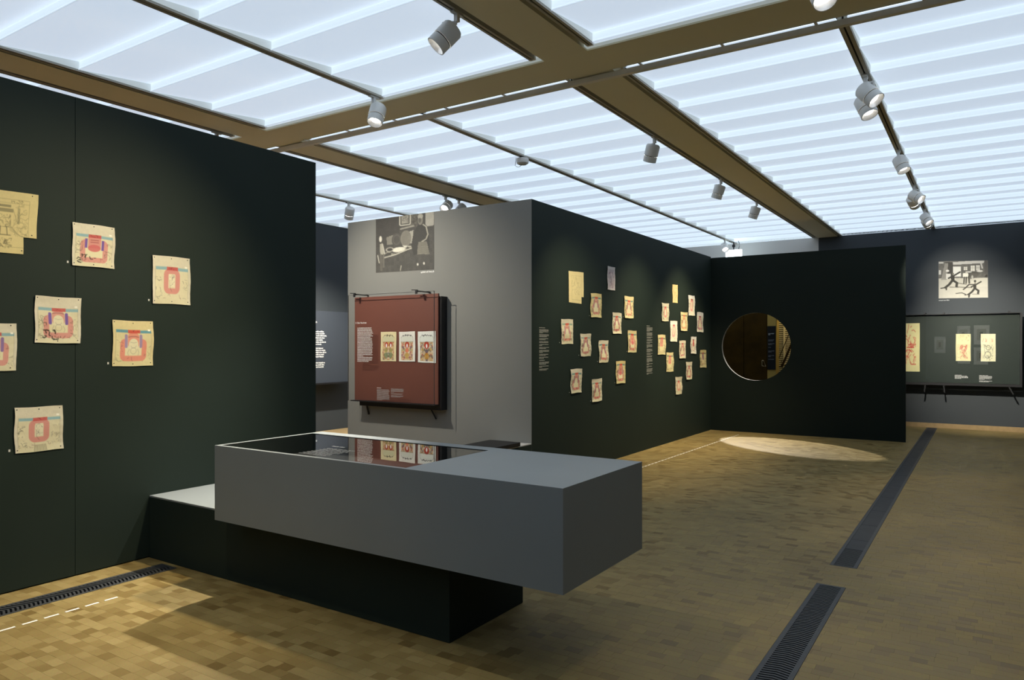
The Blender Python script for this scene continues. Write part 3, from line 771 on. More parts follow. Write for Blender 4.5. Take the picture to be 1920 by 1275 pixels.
mids = [
 ('M3', [(7.981, 2.149), (8.283, 2.157), (8.283, 1.856), (7.984, 1.852)], 'arch', dict(top=.15, cyan=tl, red=(206, 84, 66), pink=pk2, purple=mv), KHAKI, G1, 'khaki print with teal band, just right below the large yellow notched sheet'),
 ('M4', [(8.978, 2.172), (9.276, 2.175), (9.280, 1.877), (8.990, 1.874)], 'arch', dict(top=.18, cyan=tl, red=(206, 84, 66), pink=(226, 168, 146), purple=mv), YELL, G1, 'pale yellow print below right of the mauve one, teal band on top'),
 ('M5', [(8.601, 1.937), (8.880, 1.934), (8.880, 1.659), (8.608, 1.658)], 'arch', dict(top=.16, cyan=tl, red=(206, 84, 66), pink=(196, 120, 116), purple=mv), CREAM, G1, 'cream print in the centre of the near group, dark mauve arch'),
 ('M6', [(7.240, 1.807), (7.524, 1.810), (7.526, 1.521), (7.251, 1.518)], 'arch', dict(top=.17, cyan=(140, 172, 158), red=(212, 88, 72), pink=(222, 150, 134), purple=(168, 128, 146)), CREAM, G1, 'cream print nearest to the left text column on the middle wall'),
 ('M7', [(7.713, 1.643), (7.987, 1.646), (7.991, 1.370), (7.720, 1.369)], 'arch', dict(top=.15, cyan=(140, 172, 168), red=(206, 84, 72), pink=(206, 140, 132), purple=mv), CREAM, G1, 'cream print with mauve arch, second in the descending diagonal row'),
 ('M8', [(8.206, 1.564), (8.480, 1.569), (8.480, 1.285), (8.220, 1.283)], 'arch', dict(top=.17, cyan=(84, 138, 146), red=(206, 84, 66), pink=(210, 128, 116), purple=(132, 96, 132)), CREAM, G1, 'print with teal band and pink base, third in the descending diagonal row'),
 ('M9', [(9.091, 1.707), (9.391, 1.707), (9.391, 1.405), (9.103, 1.406)], 'bottle', dict(top=.14, cyan=tl, red=(196, 70, 62), pink=(224, 150, 132), purple=(186, 142, 130)), YELL, G1, 'yellow print with pink bottle shape nearest the right text column'),
 ('M10', [(8.709, 1.295), (9.009, 1.295), (9.009, 0.994), (8.720, 0.998)], 'bottle', dict(top=.13, cyan=(92, 136, 140), red=(206, 84, 66), pink=(214, 142, 128), purple=(160, 122, 140)), KHAKI, G1, 'yellowish print with filled pink dome, lower right of the near group'),
 ('M11', [(7.465, 1.222), (7.751, 1.224), (7.739, 0.938), (7.474, 0.938)], 'arch', dict(top=.17, cyan=(88, 142, 146), red=(206, 84, 66), pink=(216, 134, 122), purple=mv), CREAM, G1, 'cream print with teal band, lower left of the near group'),
 ('M12', [(8.014, 1.079), (8.291, 1.086), (8.294, 0.801), (8.024, 0.798)], 'arch', dict(top=.16, cyan=(140, 168, 158), red=(200, 84, 72), pink=(206, 124, 112), purple=mv), CREAM, G1, 'lowest print of the near group on the middle wall'),
 ('M14', [(11.494, 2.329), (11.806, 2.335), (11.811, 2.002), (11.517, 1.996)], 'oval', dict(top=.17, bars=False, red=(160, 72, 68), pink=(222, 160, 152), ink=6), WHITE, G2, 'bright white print with long pink oval, top right of the far group'),
 ('M15', [(10.337, 2.144), (10.626, 2.147), (10.622, 1.872), (10.333, 1.871)], 'oval', dict(top=.18, cyan=(170, 182, 176), red=(206, 92, 84), pink=(214, 152, 146), purple=(120, 104, 164)), CREAM, G2, 'grey cream print at the upper left of the far group'),
 ('M16', [(11.137, 2.039), (11.451, 2.041), (11.446, 1.738), (11.137, 1.738)], 'arch', dict(top=.14, cyan=(108, 120, 106), red=(202, 96, 72), pink=(226, 166, 126), purple=(168, 126, 116)), YELL, G2, 'yellow print below the long pink oval, dark band on top'),
 ('M17', [(11.919, 2.074), (12.236, 2.069), (12.236, 1.731), (11.919, 1.734)], 'arch', dict(top=.20, bars=False, red=(150, 60, 78), pink=(214, 150, 154), purple=(168, 116, 130)), WHITE, G2, 'white print with dark pink arch, upper far right near the corner'),
 ('M18', [(10.681, 1.887), (10.991, 1.888), (10.979, 1.560), (10.681, 1.566)], 'oval', dict(top=.18, bars=False, red=(196, 96, 104), pink=(224, 176, 176), ink=4), WHITE, G2, 'bright white print with faint pink figure, left centre of the far group'),
 ('M19', [(10.174, 1.663), (10.487, 1.665), (10.487, 1.364), (10.174, 1.367)], 'slab', dict(top=.15, cyan=(92, 110, 104), red=(196, 86, 76), pink=(222, 158, 142)), YELL, G2, 'yellow print with solid pink block, closest to the right text column'),
 ('M20', [(11.602, 1.647), (11.881, 1.650), (11.873, 1.362), (11.607, 1.369)], 'dot', dict(top=.15, bars=False, red=(140, 60, 62), pink=(222, 168, 164)), WHITE, G2, 'white print with solid dark red figure in the far group'),
 ('M21', [(11.069, 1.580), (11.363, 1.582), (11.363, 1.294), (11.074, 1.298)], 'arch', dict(top=.15, cyan=(166, 172, 160), red=(190, 92, 86), pink=(216, 156, 146), purple=(176, 130, 130)), CREAM, G2, 'cream print in the very centre of the far group, pale arch'),
 ('M22', [(12.072, 1.427), (12.398, 1.425), (12.404, 1.118), (12.072, 1.127)], 'dot', dict(top=.16, cyan=(110, 116, 110), red=(170, 84, 80), pink=(206, 160, 130), fill=(128, 92, 120)), KHAKI, G2, 'khaki print nearest to the round opening on the middle wall'),
 ('M23', [(10.517, 1.393), (10.820, 1.392), (10.825, 1.096), (10.517, 1.097)], 'slab', dict(top=.15, cyan=(98, 128, 130), red=(200, 96, 84), pink=(224, 162, 142)), YELL, G2, 'yellow print with pink block under a teal band, lower left of far group'),
 ('M24', [(11.385, 1.232), (11.669, 1.231), (11.674, 0.941), (11.393, 0.946)], 'arch', dict(top=.20, cyan=(150, 160, 156), red=(186, 92, 92), pink=(210, 132, 124), purple=(170, 132, 140)), CREAM, G2, 'cream print with pink bottom edge, second lowest of the far group'),
 ('M25', [(10.901, 1.006), (11.200, 1.001), (11.195, 0.721), (10.913, 0.728)], 'oval', dict(top=.21, cyan=(160, 170, 160), red=(196, 104, 92), pink=(222, 158, 142), ink=8), CREAM, G2, 'lowest print of the far group on the middle wall'),
]
for k, (nm, q, kind, o, base, g, lab) in enumerate(mids):
    sheet('paper_print', q, 'x', XM, (lambda d, kind=kind, o=o: figure_sheet(d, kind, o)), lab, 'print', g, 40, 64, base, 40 + k, 0.011)
sheet('paper_print', [(8.466, 2.528), (8.692, 2.529), (8.692, 2.226), (8.466, 2.224)], 'x', XM, lambda d: dense_sheet(d, [(140, 124, 132), (190, 178, 182), (214, 206, 210), (156, 120, 132)], dict(bg=(196, 184, 188), face=(232, 216, 218))),
      'mauve grey densely patterned print, topmost of the near group', 'print', G1, 36, 60, (214, 210, 208), 71, 0.006)
sheet('paper_print', [(10.776, 2.454), (11.014, 2.464), (11.007, 2.177), (10.788, 2.172)], 'x', XM, lambda d: dense_sheet(d, [(214, 168, 112), (222, 182, 130), (206, 156, 104)], dict(bg=(224, 196, 150), face=(230, 204, 158), n=26)),
      'tan print with faint orange pattern, topmost of the far group', 'print', G2, 36, 60, TAN, 72, 0.006)
for (yy, zz) in ((7.22, 1.535), (7.69, 1.385), (8.19, 1.30), (8.70, 1.01), (7.455, 0.95), (8.0, 0.815), (7.965, 1.87), (8.965, 1.89), (9.08, 1.42)):
    MB().box(XM + 0.0002, XM + 0.0008, yy - 0.006, yy + 0.006, zz - 0.005, zz + 0.005).build('number_mark', M_text_g, wm)

# ------------------------------------------------------------------ photographs on the walls
def photo_kitchen(d):
    dk, md, lt = (58, 56, 50), (96, 92, 82), (196, 192, 176)
    d.put(np.ones_like(d.u), (70, 68, 62), .9); d.put(d.v * 0.6, (84, 82, 75), .8); d.fib(.25)
    d.rect(.0, .0, .42, .52, (62, 58, 52), .6)
    d.rect(.60, .0, .72, .22, (120, 115, 102), .8); d.scrib(40, .6, .0, .72, .22, (70, 66, 58), .012, .03, .7)
    d.rect(.86, -.1, 1.0, .24, (190, 186, 172), .95, .03)
    d.frame(.425, -.05, .605, .17, .018, (216, 212, 196), .95, .02); d.rect(.455, -.05, .575, .14, (180, 176, 162), .9); d.scrib(30, .46, 0, .57, .13, (110, 106, 96), .01, .03, .6)
    d.line([(.44, .235), (.66, .205)], .025, (176, 172, 158), .8)
    d.poly([(.19, .36), (.34, .32), (.34, .50), (.2, .50)], (150, 146, 132), .7)
    d.poly([(.58, .30), (.66, .28), (.64, .52), (.58, .5)], (190, 186, 170), .8)
    d.ell(.37, .42, .085, .12, (78, 75, 68), 1); d.ring(.37, .42, .06, .085, .01, (110, 106, 96), .6)
    d.ell(.53, .415, .092, .145, (130, 126, 114), 1)
    for k in range(5): d.line([(.47 + k * .025, .32), (.50 + k * .02, .52)], .005, (106, 102, 92), .6)
    d.poly([(.15, .66), (.28, .57), (.62, .55), (.68, .58), (.40, .68), (.15, .72)], (150, 146, 130), .9)
    d.ell(.40, .60, .12, .045, (236, 232, 214), 1); d.ring(.42, .61, .15, .06, .02, (60, 58, 52), .9); d.ell(.25, .59, .06, .035, (60, 58, 52), 1); d.ring(.25, .59, .06, .035, .012, (200, 196, 180), .8)
    d.poly([(.15, .66), (.28, .64), (.27, .70), (.15, .73)], (70, 68, 60), 1)
    d.line([(.15, .73), (.35, .69), (.55, .62), (.68, .585)], .02, (206, 202, 184), .9)
    d.ell(.52, .56, .03, .02, (236, 232, 214), .9); d.line([(.48, .54), (.62, .57)], .015, (210, 206, 190), .8)
    # child at the left
    d.ell(.085, .38, .024, .055, (226, 222, 206), 1); d.poly([(.07, .47), (.12, .46), (.15, .66), (.08, .68)], (170, 166, 150), 1)
    d.line([(.12, .48), (.16, .66)], .02, (200, 196, 180), .9); d.line([(.09, .68), (.10, .95)], .045, (104, 100, 90), .9); d.line([(.14, .68), (.14, .9)], .03, (112, 108, 98), .9)
    d.line([(.035, .68), (.06, .82)], .016, (206, 202, 186), .9)
    # adult at the right
    d.poly([(.72, .22), (.80, .17), (.88, .22), (.92, .42), (.93, .72), (.66, .72), (.62, .55), (.66, .34)], (56, 54, 48), 1)
    d.ell(.775, .115, .042, .085, (140, 136, 122), 1); d.ell(.775, .05, .045, .045, (196, 192, 176), .8); d.ell(.765, .12, .022, .045, (92, 88, 80), .9)
    d.line([(.82, .2), (.87, .24), (.90, .38), (.87, .46), (.80, .50)], .02, (186, 182, 164), .9)
    d.poly([(.74, .50), (.88, .50), (.93, .73), (.72, .72)], (128, 124, 110), .9)
    for k in range(5): d.line([(.73, .58 + k * .03), (.9, .60 + k * .03)], .006, (170, 166, 150), .5)
    d.ell(.73, .895, .014, .022, (232, 228, 214)); d.ell(.835, .885, .014, .022, (232, 228, 214)); d.line([(.45, .90), (.435, .985)], .012, (200, 196, 180), .9)
    d.fib(.12); d.c = d.c * 0.78 + 0.035
def photo_street(d):
    d.put(np.ones_like(d.u), (176, 172, 160), 1); d.fib(.22)
    d.rect(0, 0, 1, .46, (104, 102, 96), 1); d.fib(.3); d.rect(0, .47, 1, 1, (196, 192, 178), .85)
    d.rect(.0, .02, .1, .06, (206, 204, 196)); d.poly([(.28, .03), (.94, -.02), (.92, .07), (.28, .10)], (206, 203, 194), .95); d.rect(.14, .03, .3, .4, (66, 64, 60), .9)
    d.poly([(.05, .5), (.13, .06), (.2, .06), (.17, .5)], (150, 147, 138), .9); d.rect(.93, 0, 1, .36, (92, 90, 86), 1)
    d.rect(.30, .15, .46, .42, (236, 234, 224), .95); d.rect(.52, .16, .59, .25, (226, 223, 210), .95); d.rect(.66, .13, .74, .28, (230, 227, 214), .95); d.rect(.77, .12, .84, .26, (220, 217, 206), .95)
    for x in (.555, .70, .805): d.line([(x, .12), (x, .28)], .008, (110, 106, 98), .8)
    d.line([(.5, .20), (.85, .19)], .008, (110, 106, 98), .8); d.line([(.86, .04), (.89, .20)], .03, (206, 203, 194), .9)
    d.rect(.155, .34, .25, .48, (224, 221, 212), .95); d.ell(.185, .26, .035, .03, (226, 223, 214)); d.rect(.0, .24, .05, .36, (214, 212, 204), .9)
    d.ell(.70, .36, .12, .07, (80, 78, 72), .9); d.ell(.62, .30, .06, .02, (216, 213, 204), .8); d.ell(.84, .28, .06, .025, (222, 219, 210), .9); d.poly([(.64, .5), (.76, .46), (.86, .34), (.66, .34)], (96, 93, 86), .8)
    d.poly([(.93, .45), (.96, .38), (1, .38), (1, .46)], (60, 58, 54)); d.ell(.69, .44, .02, .05, (190, 187, 176), .8)
    d.poly([(.66, .55), (.9, .46), (1, .46), (1, .7), (.7, .7)], (206, 202, 186), .7)
    # middle pair
    d.rect(.50, .33, .61, .44, (232, 229, 214), 1, .02); d.line([(.53, .44), (.52, .60)], .03, (74, 72, 64)); d.line([(.57, .44), (.565, .60)], .03, (74, 72, 64)); d.ell(.57, .31, .018, .03, (196, 192, 178))
    d.line([(.62, .42), (.63, .60)], .035, (74, 72, 64)); d.line([(.35, .58), (.50, .62), (.57, .63)], .016, (70, 68, 60)); d.line([(.38, .70), (.55, .715), (.68, .72)], .02, (84, 81, 72))
    D = (58, 56, 50)
    def leap(x, y, s):
        q = lambda a, b: (x + a * s, y + b * s)
        d.poly([q(-.03, -.06), q(.05, -.09), q(.05, .06), q(-.02, .08)], D); d.line([q(.03, -.06), q(.16, -.16)], .026 * s * 1.6, D); d.line([q(-.01, -.04), q(-.07, .0)], .03 * s * 1.4, D)
        d.line([q(.0, .07), q(-.06, .17), q(-.14, .25)], .038 * s * 1.5, D); d.line([q(.03, .07), q(.10, .13), q(.09, .22)], .036 * s * 1.5, D)
        d.line([q(-.14, .25), q(-.23, .27)], .03 * s, D); d.line([q(-.05, .24), q(.12, .25)], .015 * s, D); d.line([q(-.12, .25), q(-.12, .31)], .03 * s, D)
        d.ell(*q(.02, -.115), .02 * s, .028 * s, (120, 116, 104))
    leap(.28, .46, 1.0); leap(.73, .70, .82)
    d.ell(.745, .55, .025, .03, D); d.line([(.73, .64), (.62, .64), (.56, .72), (.51, .77)], .03, D); d.line([(.78, .63), (.86, .575)], .024, D)
    d.line([(.55, .90), (.48, .86), (.36, .875)], .022, D); d.line([(.62, .92), (.62, .98)], .03, D)
sheet('wall_photo', [(-6.366, 3.0795), (-5.43, 3.0795), (-5.43, 2.400), (-6.366, 2.410)], 'y', YG, photo_kitchen, 'large black and white photo of two people at a stove, on grey wall', 'photo', 'black and white wall photos', 130, 96, (90, 86, 78), 81, 0.0, None, None, M_photo, off=0.002)
sheet('wall_photo', [(-0.700, 3.035), (0.047, 3.002), (0.051, 2.347), (-0.700, 2.360)], 'y', YB, photo_street, 'bright black and white photo of leaping figures in a yard, on the back wall', 'photo', 'black and white wall photos', 130, 100, (170, 166, 156), 82, 0.0, None, None, M_photo, off=0.002)
wg = bpy.data.objects['wall_grey']
tm = MB(); word_quads(tm, PY(YG - 0.001), -5.635, -5.43, 2.367, 0.022, random.Random(5)); tm.build('photo_credit', M_text, wg)
tm = MB(); word_quads(tm, PY(YB - 0.001), -0.70, -0.533, 2.315, 0.018, random.Random(6)); tm.build('photo_credit', M_text_g, we)

# ------------------------------------------------------------------ red wall case
rc = empty('wall_case', (-5.91, YG, 1.47)); tag(rc, 'red framed wall case with white text and three colour prints, on the grey wall', 'display case')
MB().box(-6.60, -5.262, 6.475, 6.50, 0.822, 2.101).build('back_board', M_red, rc, bevel=0.002)
MB().box(-6.54, -5.235, 6.5005, YG - 0.001, 0.752, 2.07).build('black_backing', M_black, rc)
MB().box(-6.60, -5.262, 6.40, 6.4745, 0.812, 0.8215).build('bottom_ledge', M_black, rc)
gl = MB(); gl.quad((-6.612, 6.38, 0.815), (-5.242, 6.38, 0.815), (-5.242, 6.38, 2.120), (-6.612, 6.38, 2.120)); gl.build('glass_pane', M_glass_v, rc)
M_edge = mat('glass_edge', (0.05, 0.05, 0.05), 0.3, 0.5, var=0.05, scale=50)
ed = MB(); ed.box(-6.616, -6.612, 6.376, 6.384, 0.815, 2.12); ed.box(-5.242, -5.238, 6.376, 6.384, 0.815, 2.12); ed.box(-6.616, -5.238, 6.376, 6.384, 2.12, 2.124)
ed.build('pane_edge', M_edge, rc)
for x in (-6.50, -5.50):
    k = MB(); k.box(x - 0.014, x + 0.014, 6.37, YG - 0.0, 2.126, 2.138); k.box(x - 0.014, x + 0.014, 6.366, 6.3757, 2.098, 2.138); k.bar((x - 0.07, 6.372, 2.147), (x + 0.02, 6.372, 2.142), 0.010, 0.010)
    k.build('hook', M_black, rc)
for (xa, xb) in ((-6.48, -6.48), (-5.44, -5.39)):
    MB().bar((xa, 6.56, 0.76), (xb, 6.60, 0.635), 0.016, 0.016).build('foot_strut', M_black, rc)
T = PY(6.3765)
real_text('heading', '3', face_y(-6.484, 6.3765, 1.770), 0.027, M_text, rc, 0.0005)
real_text('heading', 'Der Herdgott', face_y(-6.454, 6.3765, 1.770), 0.0272, M_text, rc, 0.0005)
text_block('case_text', T, -6.454, -6.190, 1.728, 0.0163, [8, 14, 4], M_text, rc, 31, 0.54)
text_block('case_caption', T, -6.126, -5.915, 0.979, 0.0082, [16], M_text_g, rc, 32, 0.5)
tm = MB(); word_quads(tm, T, -6.126, -6.055, 0.988, 0.007, random.Random(8)); tm.build('case_caption', M_text, rc)
text_block('case_caption', T, -5.899, -5.697, 0.995, 0.0082, [6, 0, 2, 0, 3], M_text_g, rc, 33, 0.5)
def deity(d, seed, o):
    rs = d.rs
    d.rect(.12, .34, .86, .955, o['bg'], .85)
    pal = o['pal']
    for k in range(70):
        x, y = rs.uniform(.12, .48), rs.uniform(.35, .94); w, h = rs.uniform(.03, .10), rs.uniform(.02, .07); c = pal[rs.randint(len(pal))]
        for xx in (x, .98 - x - w): d.rect(max(.12, xx), y, min(.86, xx + w), min(.955, y + h), c, .75, .01)
    for k in range(60): d.scrib(1, .13, .36, .85, .94, (60, 56, 60), .012, .06, .5)
    for (cx, s) in o['heads']:
        d.ell(cx, .44, .12 * s, .11 * s, (176, 66, 48)); d.ell(cx, .47, .045, .065, (240, 236, 232))
        d.ell(cx, .63, .10, .06, o['robe'], .9); d.ell(cx, .80, .13, .10, o['robe2'], .85)
    d.line([(.12, .36), (.12, .20), (.22, .13), (.76, .13), (.86, .20), (.86, .36)], .014, (90, 92, 84), .8)
    d.rect(.16, .165, .82, .33, o['panel'], .9, .03)
    for k in range(9): d.scrib(1, .24 + k * .06, .105, .28 + k * .06, .15, (54, 54, 54), .03, .05, .9)
    d.line([(.12, .345), (.86, .345)], .015, (90, 84, 60), .8)
pals = [[(190, 84, 56), (206, 160, 80), (108, 132, 92), (112, 128, 140), (226, 206, 170), (150, 70, 84), (220, 190, 120)],
        [(196, 92, 70), (214, 178, 96), (150, 92, 118), (232, 220, 196), (140, 150, 110), (120, 80, 110), (226, 150, 110)],
        [(196, 130, 50), (180, 72, 48), (120, 118, 110), (226, 220, 204), (110, 124, 96), (206, 170, 90), (96, 92, 110)]]
PG = 'colour prints in the red wall case'
for (q, base, s_, heads, lab, pan) in (([(-6.148, 1.667), (-5.896, 1.667), (-5.899, 1.313), (-6.152, 1.311)], (226, 214, 170), 0, [(.36, .85), (.64, .85)], 'yellowish colour print with two seated figures, left in the red case', (204, 204, 168)),
                                      ([(-5.852, 1.664), (-5.601, 1.668), (-5.599, 1.312), (-5.852, 1.311)], (232, 230, 220), 1, [(.49, 1.0)], 'white colour print with one purple toned figure, middle in the red case', (216, 220, 206)),
                                      ([(-5.560, 1.664), (-5.291, 1.669), (-5.289, 1.299), (-5.557, 1.305)], (234, 236, 228), 2, [(.49, 1.15)], 'white colour print with red halo figure, right in the red case', (226, 232, 222))):
    o = dict(bg=(206, 176, 130), pal=pals[s_], heads=heads, robe=[(160, 150, 90), (226, 130, 96), (96, 92, 104)][s_], robe2=[(126, 140, 104), (196, 160, 84), (190, 140, 50)][s_], panel=pan)
    sheet('colour_print', q, 'y', 6.475, (lambda d, o=o: deity(d, 0, o)), lab, 'print', PG, 60, 84, base, 91 + s_, 0.004, off=0.004)

# ------------------------------------------------------------------ right wall case on the back wall
vc = empty('wall_case', (-0.34, YB, 1.43)); tag(vc, 'wide green glazed wall case with black frame on the back wall', 'display case')
VX0, VX1 = -2.30, 0.505
MB().box(VX0, VX1, 15.06, 15.085, 0.835, 2.055).build('back_board', M_vgreen, vc)
MB().box(VX0 + 0.05, VX1 - 0.05, 15.086, YB - 0.001, 0.88, 2.0).build('black_backing', M_black, vc)
fr = MB(); fr.box(VX0 - 0.02, VX1 + 0.0, 14.985, 15.059, 0.792, 0.834); fr.box(VX1 - 0.0, VX1 + 0.03, 14.985, 15.085, 0.792, 2.06); fr.box(VX0 - 0.02, VX1, 14.985, 15.059, 2.0555, 2.066)
fr.build('black_frame', M_black, vc)
gp = MB(); gp.quad((VX0, 14.99, 0.835), (VX1, 14.99, 0.835), (VX1, 14.99, 2.055), (VX0, 14.99, 2.055)); gp.build('glass_pane', M_glass_w, vc)
for x in (-0.905, -0.612, 0.355):
    MB().box(x - 0.012, x + 0.012, 14.97, YB - 0.0, 2.067, 2.094).build('hook', M_black, vc)
for (xa, xb) in ((-0.897, -0.912), (-0.610, -0.598), (0.352, 0.412)):
    MB().bar((xa, 15.0, 0.79), (xb, 15.0, 0.663), 0.022, 0.022).build('foot_strut', M_black, vc)
text_block('case_caption', PY(15.0585), -0.444, -0.244, 0.985, 0.0145, [1, 4], M_text, vc, 41, 0.7)
text_block('case_caption', PY(15.0585), -0.078, 0.115, 0.985, 0.0135, [1, 5, 0, 2], M_text, vc, 42, 0.7)
def dragon_big(d):
    for k in range(5): d.scrib(1, .1, .03, .9, .2, (200, 80, 70), .03, .1, .7)
    for k in range(30): d.scrib(1, .15, .25, .85, .5, (206, 84, 76), .022, .14, .85); d.scrib(1, .1, .55, .85, .85, (206, 84, 76), .022, .14, .85)
def dragon_red(d):
    d.scrib(16, .1, .05, .9, .25, (180, 170, 120), .03, .05, .6)
    for k in range(36): d.scrib(1, .28, .42, .78, .9, (206, 110, 96), .028, .09, .8)
    d.ring(.55, .55, .16, .09, .03, (196, 96, 86), .8); d.scrib(16, .1, .5, .9, .9, (160, 150, 110), .02, .06, .5)
def dragon_black(d):
    d.scrib(12, .1, .18, .9, .28, (222, 150, 120), .03, .06, .7); d.ring(.5, .5, .14, .08, .025, (104, 104, 88), .8); d.ring(.46, .76, .2, .12, .03, (90, 90, 78), .8)
    for k in range(40): d.scrib(1, .15, .4, .85, .95, (120, 118, 98), .022, .07, .7)
RG = 'line prints in the green wall case'
sheet('line_print', [(-1.42, 1.910), (-0.988, 1.907), (-0.988, 1.026), (-1.42, 1.026)], 'y', 15.06, dragon_big, 'large yellow sheet with bold red drawing, half hidden by the end wall', 'print', RG, 70, 110, (228, 220, 164), 101, 0.003)
sheet('line_print', [(-0.428, 1.708), (-0.204, 1.706), (-0.204, 1.228), (-0.428, 1.228)], 'y', 15.06, dragon_red, 'small yellow sheet with fine red drawing in the green wall case', 'print', RG, 44, 80, (230, 222, 172), 102, 0.003)
sheet('line_print', [(-0.055, 1.705), (0.161, 1.703), (0.161, 1.224), (-0.055, 1.224)], 'y', 15.06, dragon_black, 'small pale sheet with grey drawing in the green wall case', 'print', RG, 44, 80, (230, 226, 190), 103, 0.003)

# ------------------------------------------------------------------ blue case on the far left wall
bc = empty('wall_case', (-9.75, 7.6, 1.48)); tag(bc, 'blue wall case with white text in the gap left of the grey wall', 'display case')
MB().box(-9.53, -9.50, 6.2, 9.30, 0.862, 2.093).build('blue_board', M_bboard, bc)
MB().box(-9.749, -9.531, 6.3, 9.20, 0.90, 2.05).build('black_backing', M_black, bc)
MB().box(-9.53, -9.46, 6.2, 9.30, 0.835, 0.8615).build('bottom_ledge', M_black, bc)
real_text('heading', 'en', face_x(-9.4985, 8.385, 1.885), 0.06, M_text, bc, 0.001)
text_block('case_text', PX(-9.4985), 7.9, 8.655, 1.765, 0.036, [7, 0, 6, 0, 4], M_text, bc, 51, 0.66)

# ------------------------------------------------------------------ sign on the pillar, exit sign, sensor
sg = empty('sign_board', (-3.642, YB, 1.45)); tag(sg, 'dark blue text panel on the ochre pillar seen through the round opening', 'sign')
MB().box(-3.722, -3.562, YB - 0.02, YB - 0.001, 1.01, 1.90).build('panel', M_sign, sg)
text_block('sign_text', PY(YB - 0.0205), -3.705, -3.585, 1.76, 0.022, [2], M_text_g, sg, 61, 0.8)
text_block('sign_text', PY(YB - 0.0205), -3.705, -3.58, 1.63, 0.020, [2, 0, 0, 2, 0, 0, 1, 0, 0, 0, 2, 0, 0, 0, 2, 0, 0, 1], M_text_f, sg, 62, 0.7)
ex = empty('exit_sign', (-4.27, 14.72, 3.37)); tag(ex, 'glowing white emergency exit sign box hanging above the end wall', 'sign')
MB().box(-4.42, -4.10, 14.69, 14.75, 3.28, 3.445).build('light_box', M_exit, ex, bevel=0.012)
MB().box(-4.272, -4.252, 14.71, 14.73, 3.44, 3.60).bar((-4.262, 14.72, 3.60), (-4.355, 14.72, 3.626), 0.012).build('hanger', M_black, ex); MB().box(-4.287, -4.237, 14.70, 14.74, 3.50, 3.55).build('connector', M_black, ex)
MB().tube([(-4.17, 14.72, 3.62), (-4.15, 14.72, 3.57), (-4.15, 14.72, 3.50), (-4.165, 14.72, 3.445)], 0.006).build('cable', M_slot, ex)
sn = empty('ceiling_sensor', (-4.36, 6.87, ZC)); tag(sn, 'grey round sensor with a loose cable loop, on the middle ceiling track', 'sensor')
MB().lathe([(0.068, -0.002), (0.072, -0.03), (0.066, -0.055), (0.045, -0.070), (0.01, -0.073)], (-4.36, 6.87, ZC - 0.018)).build('housing', M_lamp, sn, True)
MB().box(-4.375, -4.345, 6.83, 6.91, ZC - 0.0195, ZC - 0.0022).build('mount', M_slot, sn)
pts = [(-4.40, 6.80, ZC - 0.02)]
for k in range(15):
    t = math.pi * (0.35 + 1.25 * k / 14); pts.append((-4.385 - 0.055 * math.cos(t) * 0.3, 6.80 + 0.075 * math.cos(t) * -1, ZC - 0.055 - 0.07 * math.sin(t)))
MB().tube(pts, 0.0025, 6).build('cable', M_slot, sn)

# ------------------------------------------------------------------ framed pictures on the unseen front wall (seen mirrored in the green case)
def framed(x0, x1, z0, z1, cols, label):
    f = empty('framed_picture', ((x0 + x1) / 2, -5.0, z0)); tag(f, label, 'picture', 'framed pictures mirrored in the green wall case')
    MB().box(x0, x1, -4.999, -4.975, z0, z1).build('frame', M_white, f, bevel=0.003)
    m = MB(); m.box(x0 + 0.01, x1 - 0.01, -4.9749, -4.972, z0 + 0.01, z1 - 0.01); m.build('mat', M_text, f)
    w, h = x1 - x0, z1 - z0
    MB().box(x0 + w * .2, x1 - w * .2, -4.9719, -4.970, z0 + h * .22, z1 - h * .2).build('picture', M_track, f)
    MB().box(x0 + w * .38, x1 - w * .42, -4.9699, -4.969, z0 + h * .36, z1 - h * .34).build('motif', cols, f)
framed(-1.76, -1.36, 1.19, 1.87, M_red, 'single white matted picture with red motif, mirrored left in the green case')
framed(-0.96, -0.49, 1.56, 2.31, M_black, 'white matted picture mirrored above the small red drawing')
framed(-0.93, -0.49, 0.756, 1.42, M_black, 'white matted picture mirrored below the small red drawing')
framed(-0.37, 0.17, 1.54, 2.33, M_black, 'white matted picture mirrored above the small grey drawing')
framed(-0.37, 0.12, 0.73, 1.43, M_red, 'white matted picture mirrored below left of the small grey drawing')

# ------------------------------------------------------------------ track spotlights
def head_meshes():
    h = MB().lathe([(0.020, 0.088), (0.060, 0.084), (0.070, 0.070), (0.070, -0.022)], seg=32).mesh('lamp_head', M_lamp, smooth=True)
    g = MB().lathe([(0.063, -0.0222), (0.063, -0.029)], seg=32).mesh('groove', M_ring, smooth=True)
    f = MB(); f.lathe([(0.067, -0.0292), (0.067, -0.088), (0.061, -0.088), (0.054, -0.052)], seg=32, caps=False)
    f = f.mesh('front_ring', [M_lamp], smooth=True)
    r = MB().lathe([(0.0605, -0.0875), (0.040, -0.056)], seg=32, caps=False).mesh('reflector', M_refl, smooth=True)
    l = MB().lathe([(0.053, -0.054), (0.053, -0.056)], seg=32)
    return h, g, f, r, l.mesh('lens', M_lens), MB().lathe([(0.053, -0.054), (0.053, -0.056)], seg=32).mesh('lens', M_lens_dim)
HM, GM, FM, RM, LM, LMD = head_meshes()
